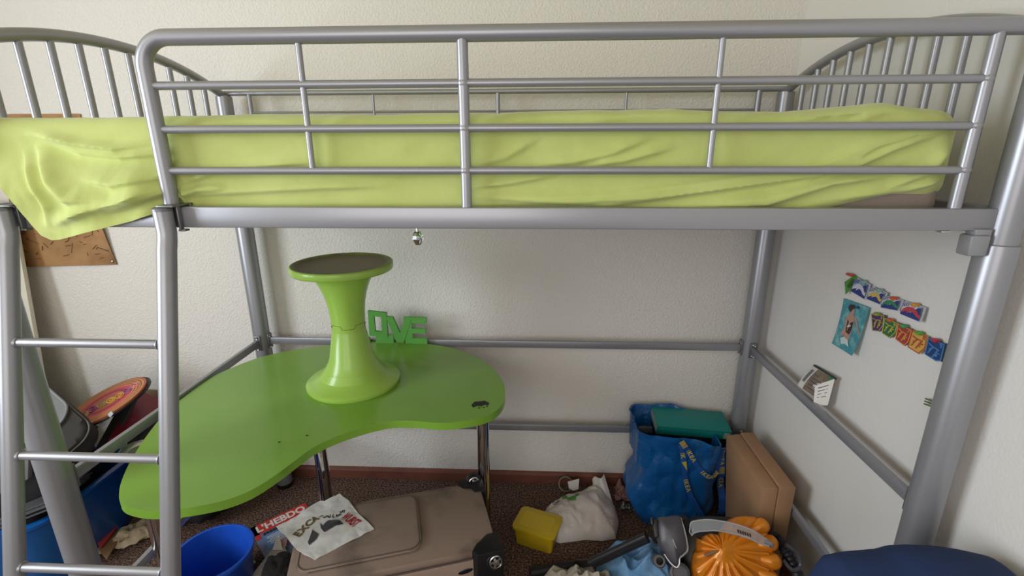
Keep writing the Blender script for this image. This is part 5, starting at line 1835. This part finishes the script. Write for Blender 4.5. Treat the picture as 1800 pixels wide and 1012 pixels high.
# wand resting on the clothes
W0 = vp(1142, 948, 0.01); W1 = Vector([(1.374, -0.509, 0.125)][0])
bm = B(); tube(bm, [W0, W1], 0.0125, 20); tube(bm, [W0 + Vector((0.01, 0.01, -0.026)), W1 + Vector((0.02, 0.01, -0.020))], 0.010, 16)
fin('wand', bm, M_vdark, vac)
W2 = Vector([(1.336, -0.421, 0.022)][0]); W3 = Vector([(1.165, -0.462, 0.020)][0])
bm = B(); tube(bm, [W1, W1.lerp(W2, 0.5), W2, W3], [0.0125, 0.014, 0.016, 0.020], 16)
fin('crevice_tool', bm, M_black, vac)
# ribbed hose looping at the right
hose = catmull([vp(1352, 938, -0.04), vp(1366, 946, -0.03), vp(1376, 962, -0.02), (2.005, -0.66, 0.235), (2.03, -0.70, 0.17), (2.00, -0.76, 0.10), (1.92, -0.80, 0.05)], 14)
bm = B(); tube(bm, hose, [0.017 + (0.0025 if i % 2 else 0) for i in range(len(hose))], 16)
fin('hose', bm, M_vdark, vac, smooth=20)
bm = B(); tube(bm, catmull([vp(1372, 955, 0.02), vp(1390, 968, 0.01), vp(1392, 985, 0.0), vp(1378, 992, 0.0), vp(1366, 978, 0.0)], 8), 0.006, 10)
fin('hose_clip', bm, M_vgrey, vac)
bm = B(); tube(bm, [(2.075, -0.62, 0.19), (2.06, -0.70, 0.12), (2.03, -0.78, 0.06)], [0.020, 0.022, 0.024], 16)
fin('silver_pipe', bm, M_vsilver, vac)

# ------------------------------------------------------------------ clothes in front of the bag
def cloth(name, c, r, h, seed, m, label, squash=(1, 1), rot=0.0, fr=9, n=60):
    bm = B()
    ca, sa = math.cos(rot), math.sin(rot)
    grid = []
    for i in range(n + 1):
        rad = i / n
        row = []
        for k in range(96):
            a = 2 * math.pi * k / 96
            R = r * (1 + 0.22 * fbm(math.cos(a) * 1.3 + seed, math.sin(a) * 1.3, seed))
            x, y = R * rad * math.cos(a) * squash[0], R * rad * math.sin(a) * squash[1]
            X, Y = c[0] + x * ca - y * sa, c[1] + x * sa + y * ca
            fold = 1 - abs(noise.noise(Vector((X * fr + seed, Y * fr, seed)))) * 2.2
            fold2 = 1 - abs(noise.noise(Vector((X * fr * 2.2, Y * fr * 2.2 + seed, seed + 5)))) * 2.2
            z = c[2] + h * max(0.0, 1 - rad ** 2.4) * (0.50 + 0.36 * fold + 0.14 * fold2) + 0.004
            if rad > 0.99: z = c[2] + 0.002
            row.append((X, Y, z))
        grid.append(row)
    top_ = bm.verts.new(grid[0][0])
    V_ = [[bm.verts.new(p) for p in row] for row in grid[1:]]
    for k in range(96):
        bm.faces.new((top_, V_[0][k], V_[0][(k + 1) % 96]))
    for a, b in zip(V_, V_[1:]):
        for k in range(96):
            bm.faces.new((a[k], b[k], b[(k + 1) % 96], a[(k + 1) % 96]))
    bm.faces.new(V_[-1][::-1])
    return fin(name, bm, m, smooth=70, label=label, cat='clothes')


M_denim = mat('light_blue_denim', '#7aa6cf', 0.85, 0, bump=(250, 0.4, 0.002), vary=('#4f7fae', 16, 0.4, 0.7))
cloth('denim_trousers', (1.575, -0.475, 0.0), 0.155, 0.175, 3, M_denim, 'light blue denim clothes crumpled under the vacuum wand', squash=(0.95, 1.15), rot=0.4, fr=10)
cloth('cotton_shirt', (1.385, -0.535, 0.0), 0.110, 0.13, 8, mat('beige_cotton', '#b3aa9c', 0.9, 0, bump=(300, 0.4, 0.002), vary=('#a0978a', 12, 0.4, 0.7)), 'beige cotton top with dark print in the pile of clothes', squash=(1.1, 0.8), rot=-0.5, fr=13)
cloth('white_socks', (1.265, -0.47, 0.0), 0.050, 0.06, 14, mat('off_white_cotton', '#b5ada0', 0.9), 'off white balled sock at the left of the clothes pile', squash=(1.1, 0.8), rot=0.5, fr=16, n=24)
cloth('purple_cloth', (1.275, -0.60, 0.0), 0.085, 0.06, 19, mat('plum_cotton', '#4a3358', 0.9), 'dark purple cloth at the front of the clothes pile', squash=(1.1, 0.8), fr=12, n=30)
bm = B(); tube(bm, catmull([(1.36, -0.50, 0.118), (1.385, -0.49, 0.124), (1.40, -0.515, 0.125), (1.375, -0.53, 0.122)], 6, True), 0.004, 6, closed=True)
bm.free()

# ------------------------------------------------------------------ navy cushion at the lower right
NVP = [(1.769, -1.120, 0.748), (1.804, -1.120, 0.759), (1.845, -1.120, 0.765), (1.870, -1.120, 0.769), (1.889, -1.120, 0.778), (1.925, -1.120, 0.782), (1.976, -1.120, 0.781), (2.019, -1.120, 0.775), (2.063, -1.120, 0.765), (2.096, -1.120, 0.757)]
def navy_top(x):
    if x <= NVP[0][0]: return NVP[0][2] - (NVP[0][0] - x) * 2.2
    for a, b in zip(NVP, NVP[1:]):
        if x <= b[0]:
            return a[2] + (b[2] - a[2]) * (x - a[0]) / (b[0] - a[0])
    return NVP[-1][2]


def navy_f(u, v):
    x = 1.735 + u * (2.112 - 1.735)
    a = v * math.pi
    zt = navy_top(x)
    ex = min(1, (min(u, 1 - u) / 0.10)) ** 0.5
    if v < 0.35:
        t = v / 0.35
        y = -1.045 - 0.02 * (1 - ex); z = 0.002 + (zt - 0.05) * t
    elif v < 0.5:
        b_ = (v - 0.35) / 0.15 * math.pi / 2
        y = -1.045 - 0.075 * (1 - math.cos(b_)); z = zt - 0.048 * (1 - math.sin(b_))
    else:
        t = (v - 0.5) / 0.5
        y = -1.12 - 0.42 * math.sin(t * math.pi / 2); z = zt * math.cos(t * math.pi / 2) ** 0.6 if t < 1 else 0.0
    k = 0.010 * fbm(x * 8, y * 8, z * 8) * (0 if 0.45 < v < 0.55 else 1)
    return (x, y + (k if v > 0.5 else 0) - (0.0), max(0.002, z * (0.93 + 0.07 * ex)))


bm = B(); sheet_grid(bm, navy_f, 40, 60, 0)
edges = [e for e in bm.edges if e.is_boundary]
bmesh.ops.holes_fill(bm, edges=edges)
fin('navy_beanbag', bm, mat('navy_cotton', '#1c2f58', 0.9, 0, bump=(200, 0.4, 0.002)), smooth=60, label='navy blue fabric beanbag in the lower right corner by the wall', cat='beanbag')
